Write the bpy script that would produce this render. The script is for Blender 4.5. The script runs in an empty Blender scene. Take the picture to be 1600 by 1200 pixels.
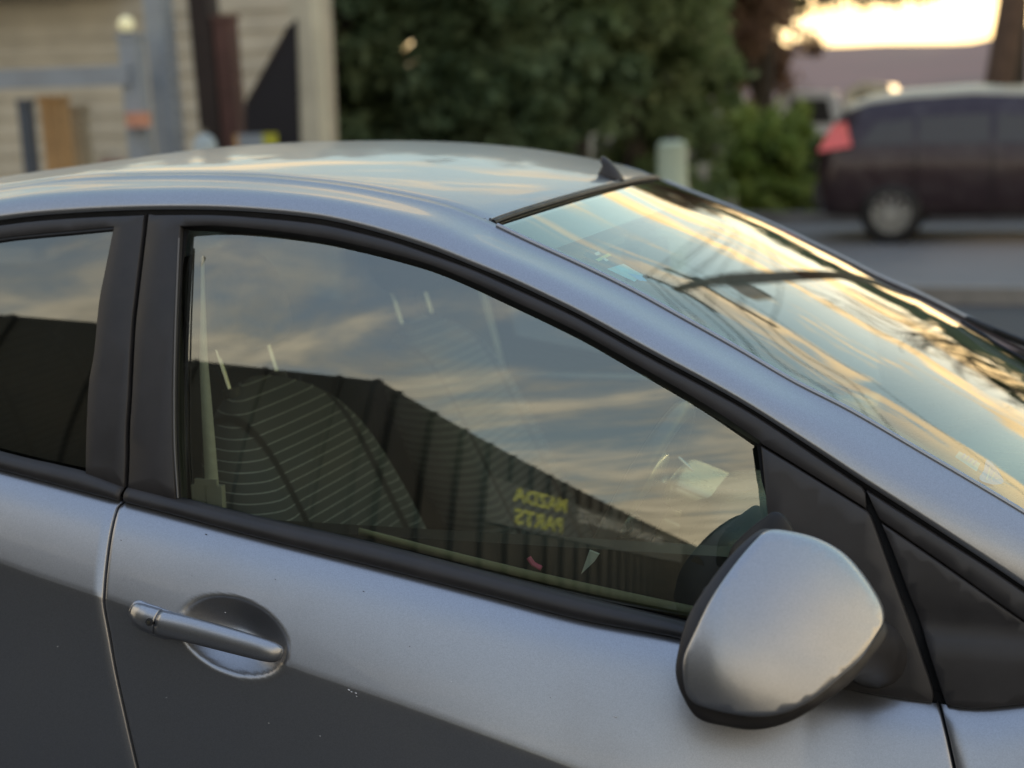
import bpy, math, random
import numpy as np
from mathutils import Vector, Matrix
from mathutils.geometry import delaunay_2d_cdt

sc = bpy.context.scene
COL = sc.collection
rnd = random.Random(7)
RN = np.random.RandomState(5)

# ------------------------------------------------------------------ camera
FPX, CX, CY, CZ, PSI, TH, RO = 2531.55, 1.21319, -2.73002, 1.55558, .317295, .175014, -.028862
look = np.array([-math.sin(PSI)*math.cos(TH), math.cos(PSI)*math.cos(TH), -math.sin(TH)])
r0 = np.array([math.cos(PSI), math.sin(PSI), 0.]); u0 = np.cross(r0, look)
rt = r0*math.cos(RO)+u0*math.sin(RO); up = -r0*math.sin(RO)+u0*math.cos(RO)
CAMP = np.array([CX, CY, CZ])
cd = bpy.data.cameras.new('camera'); cam = bpy.data.objects.new('camera', cd); COL.objects.link(cam)
cam.matrix_world = Matrix(((rt[0], up[0], -look[0], CX), (rt[1], up[1], -look[1], CY), (rt[2], up[2], -look[2], CZ), (0, 0, 0, 1)))
cd.sensor_width = 36; cd.lens = 36*FPX/1600; cd.clip_end = 3000; cd.clip_start = .05
cd.dof.use_dof = True; cd.dof.focus_distance = 2.15; cd.dof.aperture_fstop = 2.8; cd.dof.aperture_blades = 8
sc.camera = cam

# ------------------------------------------------------------------ sky, sun, exposure
SUN_EL, SUN_AZ = math.radians(4), math.radians(8)       # azimuth measured from +Y towards +X
SUNV = (math.sin(SUN_AZ)*math.cos(SUN_EL), math.cos(SUN_AZ)*math.cos(SUN_EL), math.sin(SUN_EL))
sc.view_settings.view_transform = 'Standard'; sc.view_settings.look = 'None'
sc.view_settings.gamma = 1; sc.view_settings.use_curve_mapping = False
sc.view_settings.exposure = .5

class NT:
    def __init__(s, tree): s.t = tree; s.n = tree.nodes; s.l = tree.links
    def new(s, ty, **kw):
        n = s.n.new(ty)
        for k, v in kw.items(): setattr(n, k, v)
        return n
    def set(s, sock, v):
        if isinstance(v, bpy.types.NodeSocket): s.l.new(v, sock)
        else: sock.default_value = v
    def m(s, op, a, b=0., c=0., clamp=False):
        n = s.new('ShaderNodeMath', operation=op); n.use_clamp = clamp
        s.set(n.inputs[0], a); s.set(n.inputs[1], b); s.set(n.inputs[2], c); return n.outputs[0]
    def vm(s, op, a, b=(0, 0, 0)):
        n = s.new('ShaderNodeVectorMath', operation=op); s.set(n.inputs[0], a); s.set(n.inputs[1], b)
        return n.outputs['Value'] if op in ('DOT_PRODUCT', 'LENGTH') else n.outputs[0]
    def mix(s, f, a, b):
        n = s.new('ShaderNodeMix', data_type='RGBA'); s.set(n.inputs[0], f); s.set(n.inputs[6], a); s.set(n.inputs[7], b); return n.outputs[2]
    def noise(s, vec, scale=5, detail=4, rough=.5, dist=0.):
        n = s.new('ShaderNodeTexNoise'); s.set(n.inputs['Vector'], vec); n.inputs['Scale'].default_value = scale
        n.inputs['Detail'].default_value = detail; n.inputs['Roughness'].default_value = rough; n.inputs['Distortion'].default_value = dist
        return n.outputs[0]
    def ramp(s, f, lo, hi):
        n = s.new('ShaderNodeMapRange'); n.interpolation_type = 'SMOOTHSTEP'; s.set(n.inputs[0], f)
        n.inputs[1].default_value = lo; n.inputs[2].default_value = hi; return n.outputs[0]
    def comb(s, x, y, z):
        n = s.new('ShaderNodeCombineXYZ'); s.set(n.inputs[0], x); s.set(n.inputs[1], y); s.set(n.inputs[2], z); return n.outputs[0]
    def sep(s, v):
        n = s.new('ShaderNodeSeparateXYZ'); s.set(n.inputs[0], v); return n.outputs

w = bpy.data.worlds.new('World'); sc.world = w; w.use_nodes = True
N = NT(w.node_tree)
for n in list(N.n): N.n.remove(n)
tc = N.new('ShaderNodeTexCoord').outputs['Generated']
sky = N.new('ShaderNodeTexSky', sky_type='NISHITA'); sky.sun_disc = False
sky.sun_elevation = SUN_EL; sky.sun_rotation = SUN_AZ; sky.air_density = 1.; sky.dust_density = 1.2; sky.ozone_density = 2.
x, y, z = N.sep(tc)
zz = N.m('MAXIMUM', z, 0.)
k = N.m('DIVIDE', 1., N.m('ADD', zz, .10))
px, py = N.m('MULTIPLY', x, k), N.m('MULTIPLY', y, k)
hx = N.m('DOT_PRODUCT', 0, 0) if False else None
sund = N.vm('DOT_PRODUCT', N.vm('NORMALIZE', N.comb(x, y, 0.)), (math.sin(SUN_AZ), math.cos(SUN_AZ), 0.))
sunside = N.ramp(sund, -.45, 1.0)
# long bands of cloud lit from below, the same field all round the sky
v1 = N.comb(N.m('ADD', N.m('MULTIPLY', px, .38), N.m('MULTIPLY', py, .22)), N.m('SUBTRACT', N.m('MULTIPLY', py, .75), N.m('MULTIPLY', px, .35)), 0.)
c1 = N.noise(v1, 1.25, 7, .56, .35)
c2 = N.noise(N.vm('ADD', v1, (7.3, 2.1, 0)), 3.6, 6, .6, .5)
cl = N.m('ADD', N.m('MULTIPLY', c1, .72), N.m('MULTIPLY', c2, .28))
zen = N.ramp(z, .25, 1.)
away = N.m('SUBTRACT', 1., sunside)
thr = N.m('SUBTRACT', N.m('ADD', .525, N.m('MULTIPLY', zen, .08)), N.m('MULTIPLY', away, N.m('MULTIPLY', N.m('SUBTRACT', 1., zen), .13)))
mask = N.m('ADD', N.m('MULTIPLY', N.ramp(N.m('SUBTRACT', cl, thr), -.01, .05), sunside), N.m('MULTIPLY', N.m('MULTIPLY', N.ramp(N.m('SUBTRACT', cl, thr), -.04, .10), N.m('SUBTRACT', 1., N.ramp(z, .54, .80))), away))
v3 = N.comb(N.m('ADD', N.m('MULTIPLY', px, .42), N.m('MULTIPLY', py, .30)), N.m('SUBTRACT', N.m('MULTIPLY', py, 1.55), N.m('MULTIPLY', px, .50)), 3.3)
st_n = N.m('ADD', N.m('MULTIPLY', N.noise(v3, 1.5, 6, .52, .25), .62), N.m('MULTIPLY', N.noise(v3, 6.5, 6, .65, .7), .38))
streak = N.m('MULTIPLY', N.ramp(st_n, .515, .57), N.m('MULTIPLY', N.m('POWER', sunside, 1.5), N.m('SUBTRACT', 1., N.ramp(z, .36, .52))))
mask = N.m('MAXIMUM', mask, streak)
low = N.m('SUBTRACT', 1., N.ramp(z, .02, .34))
shade = N.m('ADD', .72, N.m('MULTIPLY', N.ramp(c2, .3, .7), .55))
warm_hi = (2.1, 1.45, .66, 1); warm_lo = (2.3, 1.5, .64, 1)
dim_hi = (.92, .80, .62, 1); dim_lo = (1.10, .88, .58, 1)
ccol = N.mix(sunside, N.mix(low, dim_hi, dim_lo), N.mix(low, warm_hi, warm_lo))
ccol = N.vm('MULTIPLY', ccol, N.comb(shade, shade, shade))
nish = N.vm('MULTIPLY', sky.outputs[0], (.10, .10, .10))
clear = N.mix(sunside, (.38, .42, .43, 1), (.52, .80, .80, 1))
clear = N.mix(zen, clear, (.36, .46, .66, 1))
base = N.vm('ADD', nish, N.vm('MULTIPLY', clear, (.85, .85, .85)))
glow = N.m('MULTIPLY', N.m('POWER', N.m('MAXIMUM', sund, 0.), 9.), N.m('SUBTRACT', 1., N.ramp(z, .03, .15)))
base = N.mix(N.m('MULTIPLY', glow, .9), base, (2.9, 2.0, .95, 1))
total = N.mix(N.m('MULTIPLY', mask, .93), base, ccol)
below = N.ramp(z, -.03, 0.)
total = N.mix(below, (.12, .12, .12, 1), total)
bg = N.new('ShaderNodeBackground'); N.l.new(total, bg.inputs[0]); bg.inputs[1].default_value = 1.0
wo = N.new('ShaderNodeOutputWorld'); N.l.new(bg.outputs[0], wo.inputs[0])

sd = bpy.data.lights.new('sun', 'SUN'); sun = bpy.data.objects.new('sun', sd); COL.objects.link(sun)
sd.energy = .5; sd.angle = math.radians(3); sd.color = (1, .72, .45)
sun.rotation_euler = Vector(SUNV).to_track_quat('Z', 'Y').to_euler()

# ------------------------------------------------------------------ materials
def mat(name, color=(.5, .5, .5), rough=.5, metal=0., coat=0., spec=.5, noise=None, bump=None, coatr=.03, emis=None):
    """noise = (scale, amount[, second colour]); bump = (scale, strength, distance)"""
    m_ = bpy.data.materials.new(name); m_.use_nodes = True; T = NT(m_.node_tree)
    b = T.n['Principled BSDF']; b.inputs['Base Color'].default_value = (*color, 1); b.inputs['Roughness'].default_value = rough
    b.inputs['Metallic'].default_value = metal; b.inputs['Coat Weight'].default_value = coat; b.inputs['Coat Roughness'].default_value = coatr
    b.inputs['Specular IOR Level'].default_value = spec
    o = T.new('ShaderNodeTexCoord').outputs['Object']
    if noise:
        f = T.noise(o, noise[0], 5, .6); f = T.ramp(f, .3, .7)
        c2_ = noise[2] if len(noise) > 2 else tuple(c*(1-noise[1]) for c in color)
        T.l.new(T.mix(f, (*c2_, 1), (*color, 1)), b.inputs['Base Color'])
        T.l.new(T.m('ADD', rough-.05, T.m('MULTIPLY', f, .1)), b.inputs['Roughness'])
    if bump:
        bn = T.new('ShaderNodeBump'); bn.inputs['Strength'].default_value = bump[1]; bn.inputs['Distance'].default_value = bump[2]
        T.l.new(T.noise(o, bump[0], 3, .6), bn.inputs['Height']); T.l.new(bn.outputs[0], b.inputs['Normal'])
    if emis: b.inputs['Emission Color'].default_value = (*emis[0], 1); b.inputs['Emission Strength'].default_value = emis[1]
    return m_

def glass_mat(name, tint, f0, dirt=.02, rtint=(1, 1, 1)):
    m_ = bpy.data.materials.new(name); m_.use_nodes = True; T = NT(m_.node_tree)
    for n in list(T.n): T.n.remove(n)
    g = T.new('ShaderNodeNewGeometry')
    c = T.m('ABSOLUTE', T.vm('DOT_PRODUCT', g.outputs['Normal'], g.outputs['Incoming']))
    sch = T.m('ADD', f0, T.m('MULTIPLY', 1-f0, T.m('POWER', T.m('SUBTRACT', 1., c), 5.)), clamp=True)
    tr = T.new('ShaderNodeBsdfTransparent'); tr.inputs[0].default_value = (*tint, 1)
    gl = T.new('ShaderNodeBsdfGlossy'); gl.inputs['Roughness'].default_value = 0.0; gl.inputs[0].default_value = (*rtint, 1)
    mx = T.new('ShaderNodeMixShader'); T.l.new(sch, mx.inputs[0]); T.l.new(tr.outputs[0], mx.inputs[1]); T.l.new(gl.outputs[0], mx.inputs[2])
    # dust film and dried drops
    df = T.new('ShaderNodeBsdfDiffuse'); df.inputs[0].default_value = (.30, .31, .30, 1)
    o = T.new('ShaderNodeTexCoord').outputs['Object']
    fa = T.ramp(T.noise(o, 9, 6, .65), .35, .75)
    fb = T.ramp(T.noise(o, 190, 2, .5), .70, .76)
    ff = T.m('ADD', T.m('MULTIPLY', fa, dirt), T.m('MULTIPLY', fb, dirt*3.))
    mx2 = T.new('ShaderNodeMixShader'); T.l.new(ff, mx2.inputs[0]); T.l.new(mx.outputs[0], mx2.inputs[1]); T.l.new(df.outputs[0], mx2.inputs[2])
    out = T.new('ShaderNodeOutputMaterial'); T.l.new(mx2.outputs[0], out.inputs[0])
    return m_

def paint_mat(name, color, rough, metal, coat):
    m_ = bpy.data.materials.new(name); m_.use_nodes = True; T = NT(m_.node_tree)
    b = T.n['Principled BSDF']
    o = T.new('ShaderNodeTexCoord').outputs['Object']
    fl = T.new('ShaderNodeTexVoronoi'); fl.inputs['Scale'].default_value = 1400; T.l.new(o, fl.inputs['Vector'])
    f = T.sep(fl.outputs['Color'])[0]
    dust = T.ramp(T.noise(o, 5, 6, .65), .4, .8)
    c = T.mix(f, tuple(v*.88 for v in color)+(1,), tuple(min(1, v*1.12) for v in color)+(1,))
    c = T.mix(T.m('MULTIPLY', dust, .12), c, (.36, .34, .31, 1))
    T.l.new(c, b.inputs['Base Color'])
    T.l.new(T.m('ADD', rough, T.m('MULTIPLY', dust, .05)), b.inputs['Roughness'])
    b.inputs['Metallic'].default_value = metal; b.inputs['Coat Weight'].default_value = coat; b.inputs['Coat Roughness'].default_value = .02
    b.inputs['Specular Tint'].default_value = (.52, .54, .58, 1)
    bn = T.new('ShaderNodeBump'); bn.inputs['Strength'].default_value = .02; bn.inputs['Distance'].default_value = .001
    T.l.new(f, bn.inputs['Height']); T.l.new(bn.outputs[0], b.inputs['Normal'])
    return m_

M = dict(
    paint=paint_mat('silver_paint', (.40, .405, .42), .30, .88, .35),
    black=mat('satin_black_trim', (.042, .039, .039), .5, noise=(14, .3), bump=(900, .15, .0004)),
    rubber=mat('black_rubber', (.012, .012, .013), .55, noise=(30, .3)),
    seal=mat('grey_rubber_edge', (.10, .105, .115), .3, spec=.6),
    gap=mat('dark_gap', (.006, .006, .007), .8),
    side_glass=glass_mat('side_glass', (.72, .80, .74), .22, .022, (.97, 1., .92)),
    dark_glass=glass_mat('privacy_glass', (.14, .15, .15), .20, .010, (.98, 1., .92)),
    screen_glass=glass_mat('windscreen_glass', (.62, .74, .66), .14, .02),
    frit=mat('black_frit', (.015, .016, .018), .12, noise=(20, .2)),
    chrome=mat('chrome', (.55, .55, .53), .12, 1., noise=(40, .1)),
    mirror=mat('mirror_glass', (.9, .9, .9), .01, 1.),
    interior=mat('dark_cabin_plastic', (.022, .022, .023), .55, noise=(12, .3), bump=(300, .3, .0006)),
    headliner=mat('grey_headliner', (.34, .33, .30), .9, noise=(20, .15)),
    pale=mat('pale_cabin_plastic', (.42, .41, .34), .6, noise=(12, .15)),
    belt=mat('seat_belt_webbing', (.62, .60, .47), .75, noise=(60, .15), bump=(400, .4, .0006)),
)

# ------------------------------------------------------------------ mesh helpers
def ray(px, py):
    d = look*FPX+rt*(px-800)+up*(600-py); return d/np.linalg.norm(d)

def link(name, me, m_=None, parent=None, smooth=True):
    if m_ is not None:
        for q in (m_ if isinstance(m_, (list, tuple)) else [m_]): me.materials.append(q)
    if smooth: me.shade_smooth()
    o = bpy.data.objects.new(name, me); COL.objects.link(o)
    if parent is not None: o.parent = parent
    return o

def mesh(name, V, F, m_=None, parent=None, smooth=True, clean=False):
    me = bpy.data.meshes.new(name); me.from_pydata([tuple(map(float, v)) for v in V], [], [tuple(map(int, f)) for f in F]); me.update()
    if clean: me.validate()
    return link(name, me, m_, parent, smooth)

def tag(o, label=None, cat=None, group=None, kind=None):
    if label: o['label'] = label
    if cat: o['category'] = cat
    if group: o['group'] = group
    if kind: o['kind'] = kind
    return o

def thing(name, label, cat, loc=(0, 0, 0), rz=0, group=None):
    o = bpy.data.objects.new(name, None); COL.objects.link(o); o.location = loc; o.rotation_euler = (0, 0, rz)
    return tag(o, label, cat, group)

def grid(P, flip=False, cu=False, cv=False):
    n, m_ = P.shape[:2]; F = []
    for i in range(n if cu else n-1):
        for j in range(m_ if cv else m_-1):
            a, b, c, d = i*m_+j, i*m_+(j+1) % m_, ((i+1) % n)*m_+(j+1) % m_, ((i+1) % n)*m_+j
            F.append((a, d, c, b) if flip else (a, b, c, d))
    return P.reshape(-1, 3), F

class MB:
    """collects simple solids into one mesh"""
    def __init__(s): s.V = []; s.F = []
    def add(s, V, F):
        k = len(s.V); s.V += [tuple(v) for v in V]; s.F += [tuple(i+k for i in f) for f in F]; return s
    def box(s, c, d, rz=0, ry=0):
        V = []
        for sx, sy, sz in ((-1,-1,-1),(1,-1,-1),(1,1,-1),(-1,1,-1),(-1,-1,1),(1,-1,1),(1,1,1),(-1,1,1)):
            p = Vector((sx*d[0]/2, sy*d[1]/2, sz*d[2]/2)); p.rotate(Matrix.Rotation(ry, 3, 'Y')); p.rotate(Matrix.Rotation(rz, 3, 'Z'))
            V.append(tuple(p+Vector(c)))
        return s.add(V, [(0,3,2,1),(4,5,6,7),(0,1,5,4),(1,2,6,5),(2,3,7,6),(3,0,4,7)])
    def tube(s, pts, rad, n=8, caps=True):
        pts = [Vector(p) for p in pts]; L = len(pts)
        if not hasattr(rad, '__len__'): rad = [rad]*L
        rings = []; prev = None
        for i, p in enumerate(pts):
            t = (pts[min(i+1, L-1)]-pts[max(i-1, 0)]).normalized()
            a = prev if prev is not None else (Vector((0, 0, 1)) if abs(t.z) < .9 else Vector((1, 0, 0)))
            a = (a-t*a.dot(t)).normalized(); b = t.cross(a); prev = a
            rings.append([tuple(p+(a*math.cos(q)+b*math.sin(q))*rad[i]) for q in [2*math.pi*k/n for k in range(n)]])
        V = [v for r in rings for v in r]; F = []
        for i in range(L-1):
            for k in range(n): F.append((i*n+k, i*n+(k+1) % n, (i+1)*n+(k+1) % n, (i+1)*n+k))
        if caps: F += [tuple(range(n))[::-1], tuple((L-1)*n+k for k in range(n))]
        return s.add(V, F)
    def prism(s, pts, a, b):
        """closed outline of 3-D points extruded from offset a to offset b"""
        a, b = Vector(a), Vector(b); n = len(pts)
        V = [tuple(Vector(p)+a) for p in pts]+[tuple(Vector(p)+b) for p in pts]
        return s.add(V, [tuple(range(n)), tuple(range(2*n-1, n-1, -1))]+[(i, i+n, (i+1) % n+n, (i+1) % n) for i in range(n)])
    def build(s, name, m_=None, parent=None, smooth=False):
        o = mesh(name, s.V, s.F, m_, parent, False)
        if smooth:
            o.data.shade_smooth(); o.data.set_sharp_from_angle(angle=math.radians(40))
        return o

def spl(pts, n=6):
    """Catmull-Rom through the points, open"""
    P = np.array(pts, float)
    if len(P) < 3: return P
    Q = np.vstack([2*P[0]-P[1], P, 2*P[-1]-P[-2]]); out = []
    for i in range(1, len(Q)-2):
        for t in np.arange(n)/n:
            a, b, c, d = Q[i-1], Q[i], Q[i+1], Q[i+2]
            out.append(.5*((2*b)+(-a+c)*t+(2*a-5*b+4*c-d)*t*t+(-a+3*b-3*c+d)*t**3))
    out.append(Q[-2]); return np.array(out)

# ------------------------------------------------------------------ the car's side surface: y = -S(x, z)
def G(x, z):
    t = z-.97; xx = np.minimum(x, .95)
    return .80-.2*t-t*t/2.8-(xx+.2)**2/16.-np.maximum(x-.95, 0)*.08
def Ginner(x, z):
    t = z-.97; return .80-.2*t-t*t/2.8-(x+.2)**2/12.
def hit(px, py, S=G, off=0.):
    d = ray(px, py); y = -.75
    for _ in range(60):
        t = (y-CY)/d[1]; P = CAMP+d*t; y = -(S(P[0], P[2])+off)
    return P
def hity(px, py, yf):
    d = ray(px, py); y = -.6
    for _ in range(60):
        t = (y-CY)/d[1]; P = CAMP+d*t; y = yf(P[0])
    return P
def hits(pts, S=G, off=0., n=6): return np.array([hit(a, b, S, off) for a, b in spl(pts, n)])

L1 = [(-620,505),(-400,428),(-200,377),(0,343),(113,332),(227,327),(333,327),(420,332),(500,341),(560,354),(620,371),(680,391),(740,415),(800,440),(880,478),(930,504),(1025,556),(1104,598),(1177,640),(1270,700),(1348,752),(1450,817),(1557,887),(1600,916),(1700,980)]
U1 = [(-560,420),(-400,365),(-200,318),(0,290),(87,278),(175,272),(280,270),(367,271),(455,277),(560,290),(690,317),(765,345)]
US = [(765,345),(830,376),(917,416),(990,452),(1057,489),(1150,541),(1240,594),(1330,640),(1438,703),(1520,751),(1600,799),(1700,862)]
MB_ = [(-620,560),(-300,655),(0,732),(193,783),(400,837),(560,877),(760,928),(910,967),(1069,997),(1200,1037),(1322,1076),(1375,1087),(1457,1098),(1525,1106),(1600,1100),(1700,1085)]
def wd(x): return -np.interp(x, [-1.6,-1.2,-.6,0,.47,.91,1.2,1.5], [.49,.51,.535,.548,.545,.612,.655,.70])

pL = hits(L1); pU = np.array([hity(a, b, wd) for a, b in spl(U1)]); pS = np.array([hity(a, b, wd) for a, b in spl(US)])
pB = hits(MB_)
HX = pU[-1][0]
def tab(P, k):
    i = np.argsort(P[:, 0]); X, Y = P[i, 0], P[i, k]
    return lambda x: np.interp(x, X, Y)
zL = tab(pL, 2); zB = tab(pB, 2)
pT = np.vstack([pU, pS[1:]]); zT = tab(pT, 2)
xr = -1.45
print('HDR', pU[-1], 'rail L x', pL[0], pL[-1], 'U', pU[0], 'S end', pS[-1], 'B', pB[0], pB[-1])

# crease of the doors
CR = [(-620,640),(-300,762),(0,880),(120,922),(206,950),(448,1041),(620,1100),(880,1196),(1200,1320),(1600,1490)]
KA = .58
def aprof(t, H): return .018*(1-np.exp(-np.maximum(t, 0)/.012))+KA*t-(KA-.43)/2/np.maximum(H, .05)*t*t
zC = None
def side(x, z):
    zb = zB(x); t = zb-z; H = zb-zC(x)
    base_ = G(x, zb)-.002
    up_ = base_+aprof(np.minimum(t, H), H)
    d = np.maximum(t-H, 0)
    dn = .10*d-.20*d*d
    e = .0012*np.exp(-((t-H)/.003)**2)   # softened edge
    return up_+dn-e*.35
crp = spl(CR)
zc_tab = np.array([hity(a, b, lambda x: -.87) for a, b in crp])
for _ in range(12):
    i = np.argsort(zc_tab[:, 0]); X, Z = zc_tab[i, 0].copy(), zc_tab[i, 2].copy()
    zC = lambda x, X=X, Z=Z: np.interp(x, X, Z)
    zc_tab = np.array([hity(a, b, lambda x: -(G(x, zB(x))-.002+aprof(zB(x)-zC(x), zB(x)-zC(x)))) for a, b in crp])
print('crease', zc_tab[0], zc_tab[-1])

# ------------------------------------------------------------------ patches cut out of the side surface
def inpoly(p, poly):
    x, y = p[:, 0], p[:, 1]; c = np.zeros(len(p), bool); n = len(poly); j = n-1
    for i in range(n):
        xi, yi = poly[i]; xj, yj = poly[j]
        with np.errstate(divide='ignore', invalid='ignore'):
            c ^= ((yi > y) != (yj > y)) & (x < (xj-xi)*(y-yi)/(yj-yi)+xi)
        j = i
    return c
def inset(poly, r):
    n = len(poly); A = .5*sum(poly[i][0]*poly[(i+1) % n][1]-poly[(i+1) % n][0]*poly[i][1] for i in range(n))
    s = 1 if A > 0 else -1; out = []
    for i in range(n):
        a, b, c = poly[i-1], poly[i], poly[(i+1) % n]
        e1 = b-a; e2 = c-b; e1 = e1/(np.linalg.norm(e1)+1e-12); e2 = e2/(np.linalg.norm(e2)+1e-12)
        n1 = np.array([-e1[1], e1[0]])*s; n2 = np.array([-e2[1], e2[0]])*s; q = n1+n2; q = q/(np.linalg.norm(q)+1e-9)
        k_ = r/max(.5, q@n1); out.append(b+q*k_)
    return np.array(out)
def dedupe(P, eps=.0015):
    out = [P[0]]
    for p in P[1:]:
        if np.linalg.norm((p-out[-1])[[0, -1]]) > eps: out.append(p)
    if np.linalg.norm((out[0]-out[-1])[[0, -1]]) < eps: out.pop()
    return np.array(out)

def patch(name, outline, S, m_, parent, off=0., depth=.006, bev=.002, step=.02, relief=None, normals=False):
    """outline: 3-D points near the surface; fills it in (x,z), lays it on S, rounds its edge and folds it inwards"""
    o2 = dedupe(np.asarray(outline))[:, [0, 2]]
    rings = [(o2, -bev), (inset(o2, bev), 0.)] if bev else [(o2, 0.)]
    inner = rings[-1][0]
    lo, hi = o2.min(0), o2.max(0)
    gx, gz = np.meshgrid(np.arange(lo[0], hi[0], step), np.arange(lo[1], hi[1], step)); gp = np.stack([gx.ravel(), gz.ravel()], 1)
    gp = gp[inpoly(gp, inset(o2, bev+step*.3))]
    n = len(o2)
    pts = [Vector(p) for p in o2]+([Vector(p) for p in inner] if bev else [])+[Vector(p) for p in gp]
    edges = [(i, (i+1) % n) for i in range(n)]
    if bev: edges += [(n+i, n+(i+1) % n) for i in range(n)]
    vo, _, fo, ov, _, _ = delaunay_2d_cdt(pts, edges, [], 0, 1e-6)
    vo = np.array([tuple(v) for v in vo]); fo = [f for f in fo if len(f) == 3]
    cen = np.array([vo[list(f)].mean(0) for f in fo]); keep = inpoly(cen, o2); fo = [f for f, k_ in zip(fo, keep) if k_]
    orig = [min(v) if v else 10**9 for v in ov]
    drop = np.array([bev if (i_ < n and bev) else 0. for i_ in orig])
    y = S(vo[:, 0], vo[:, 1])+off-drop
    if relief is not None: y = y+relief(vo[:, 0], vo[:, 1])
    V = [(a, -b, c) for (a, c), b in zip(vo, y)]
    F = []
    for f in fo:
        a, b, c = vo[f[0]], vo[f[1]], vo[f[2]]
        cr = (b[0]-a[0])*(c[1]-a[1])-(b[1]-a[1])*(c[0]-a[0])
        F.append(tuple(f) if cr > 0 else tuple(f)[::-1])      # seen from -Y: x right, z up, counter-clockwise faces out
    if depth:
        from collections import defaultdict
        cnt = defaultdict(int)
        for f in F:
            for i in range(3): cnt[(f[i], f[(i+1) % 3])] += 1
        mp = {}
        for (a, b) in list(cnt):
            if (b, a) not in cnt:
                for q in (a, b):
                    if q not in mp: mp[q] = len(V); V.append((V[q][0], V[q][1]+depth, V[q][2]))
                F.append((b, a, mp[a], mp[b]))
    o = mesh(name, V, F, m_, parent, True)
    if normals:
        e = 1e-4; nn = []
        for v in V:
            a = (S(v[0]+e, v[2])-S(v[0]-e, v[2]))/2/e; b = (S(v[0], v[2]+e)-S(v[0], v[2]-e))/2/e
            nn.append(Vector((-a, -1, -b)).normalized())
        o.data.normals_split_custom_set_from_vertices(nn)
    elif depth: o.data.set_sharp_from_angle(angle=math.radians(60))
    return o

def mirrored(o, parent, name=None):
    """the same part on the car's far side"""
    me = o.data.copy()
    co = np.empty(len(me.vertices)*3); me.vertices.foreach_get('co', co); co = co.reshape(-1, 3); co[:, 1] *= -1
    me.vertices.foreach_set('co', co.ravel()); me.flip_normals(); me.update()
    q = bpy.data.objects.new(name or o.name.split('.')[0], me); COL.objects.link(q); q.parent = parent
    return q

# ------------------------------------------------------------------ the silver hatchback
car = thing('hatchback', 'silver grey hatchback in close-up with fabric seats and a door mirror nearest the camera', 'car', (0, 0, 0))
P_ = M['paint']

# roof side rail and windscreen pillar in one pressing
def rail_section(x0, xT, n=14):
    a = np.array([x0, -G(x0, zL(x0)), zL(x0)]); b = np.array([xT, wd(xT), zT(xT)])
    L = np.linalg.norm(b-a); e = 1e-3
    g = -(G(x0, zL(x0)+e)-G(x0, zL(x0)-e))/2/e          # inward lean of the side
    ta = np.array([0, g*.9, 1.]); ta /= np.linalg.norm(ta)
    tb = np.array([-.18 if xT > HX else 0, 1., .60 if xT < HX else .85]); tb /= np.linalg.norm(tb)
    t = np.linspace(0, 1, n)[:, None]
    p1, p2 = a+ta*L*.42, b-tb*L*.40
    return (1-t)**3*a+3*(1-t)**2*t*p1+3*(1-t)*t*t*p2+t**3*b
def rail(name, xa, xb, n, parent, gapf=0., gapb=0.):
    rows = []
    for i, x0 in enumerate(np.linspace(xa, xb, n)):
        s = rail_section(x0, x0+(.03 if x0 > .2 else .03*max(0, (x0+.4)/.6)))
        lipa = s[0]+np.array([0, .010, -.002]); lipb = s[-1]+np.array([0, .004, -.006])
        rows.append(np.vstack([lipa, s[0]+np.array([0, .0015, -.0012]), s, s[-1]+np.array([0, .0022, -.0010]), lipb]))
    V, F = grid(np.array(rows)); return mesh(name, V, F, P_, parent)
rail_o = rail('roof_rail_panel', -1.42, 1.222, 150, car)
mirrored(rail_o, car)
fr_o = rail('front_wing_top', 1.2265, 1.40, 24, car)
mirrored(fr_o, car)

# roof
def crown(x): return np.interp(x, [-1.5,-.8,-.2,.2,HX], [.020,.026,.028,.026,.022])
NS = 41; S_ = np.linspace(-1, 1, NS); 
def roof_row(x, dz=0., shrink=.011):
    out = []
    for s in S_:
        f = 1-s*s
        xx = x+.050*f*max(0., 1-(HX-x)/.5)
        ww = -wd(x)-shrink
        out.append((xx, ww*s, zT(x)+dz+crown(x)*f**.85))
    return np.array(out)
rows = [roof_row(x, -.001) for x in np.linspace(-1.42, HX-.006, 60)]
last = rows[-1]; rows.append(last+np.array([.003, 0, -.003])); rows.append(last+np.array([.0035, 0, -.012]))
first = rows[0]; 
rr = np.array(rows)
edge = lambda r: np.vstack([r[0]+np.array([0, -.003, -.006]), r[0]+np.array([0, -.0015, -.001]), r, r[-1]+np.array([0, .0015, -.001]), r[-1]+np.array([0, .003, -.006])])
rr = np.array([edge(r) for r in rr])
V, F = grid(rr, flip=True); roof = mesh('roof_panel', V, F, P_, car)
# black moulding in the roof ditch
for sgn in (1, -1):
    b = MB(); b.tube([(x, sgn*(wd(x)+.0045), zT(x)-.0045) for x in np.linspace(-1.42, HX-.01, 60)], .0050, 8)
    b.build('roof_ditch_moulding', P_, car, True)

# windscreen
WX0, WX1 = HX+.012, 1.34
def ws_row(x, lift=0.):
    out = []
    for s in S_:
        f = 1-(.85*s*s+.15*s**4)
        k_ = (x-HX)/(WX1-HX)
        out.append((x+(.050+.02*k_)*f, -wd(x)*s*.998, zT(x)-.003+(.020+.006*k_)*f+lift))
    return np.array(out)
V, F = grid(np.array([ws_row(x) for x in np.linspace(WX0, WX1, 60)]), flip=True)
screen = mesh('windscreen', V, F, M['screen_glass'], car)
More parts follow.
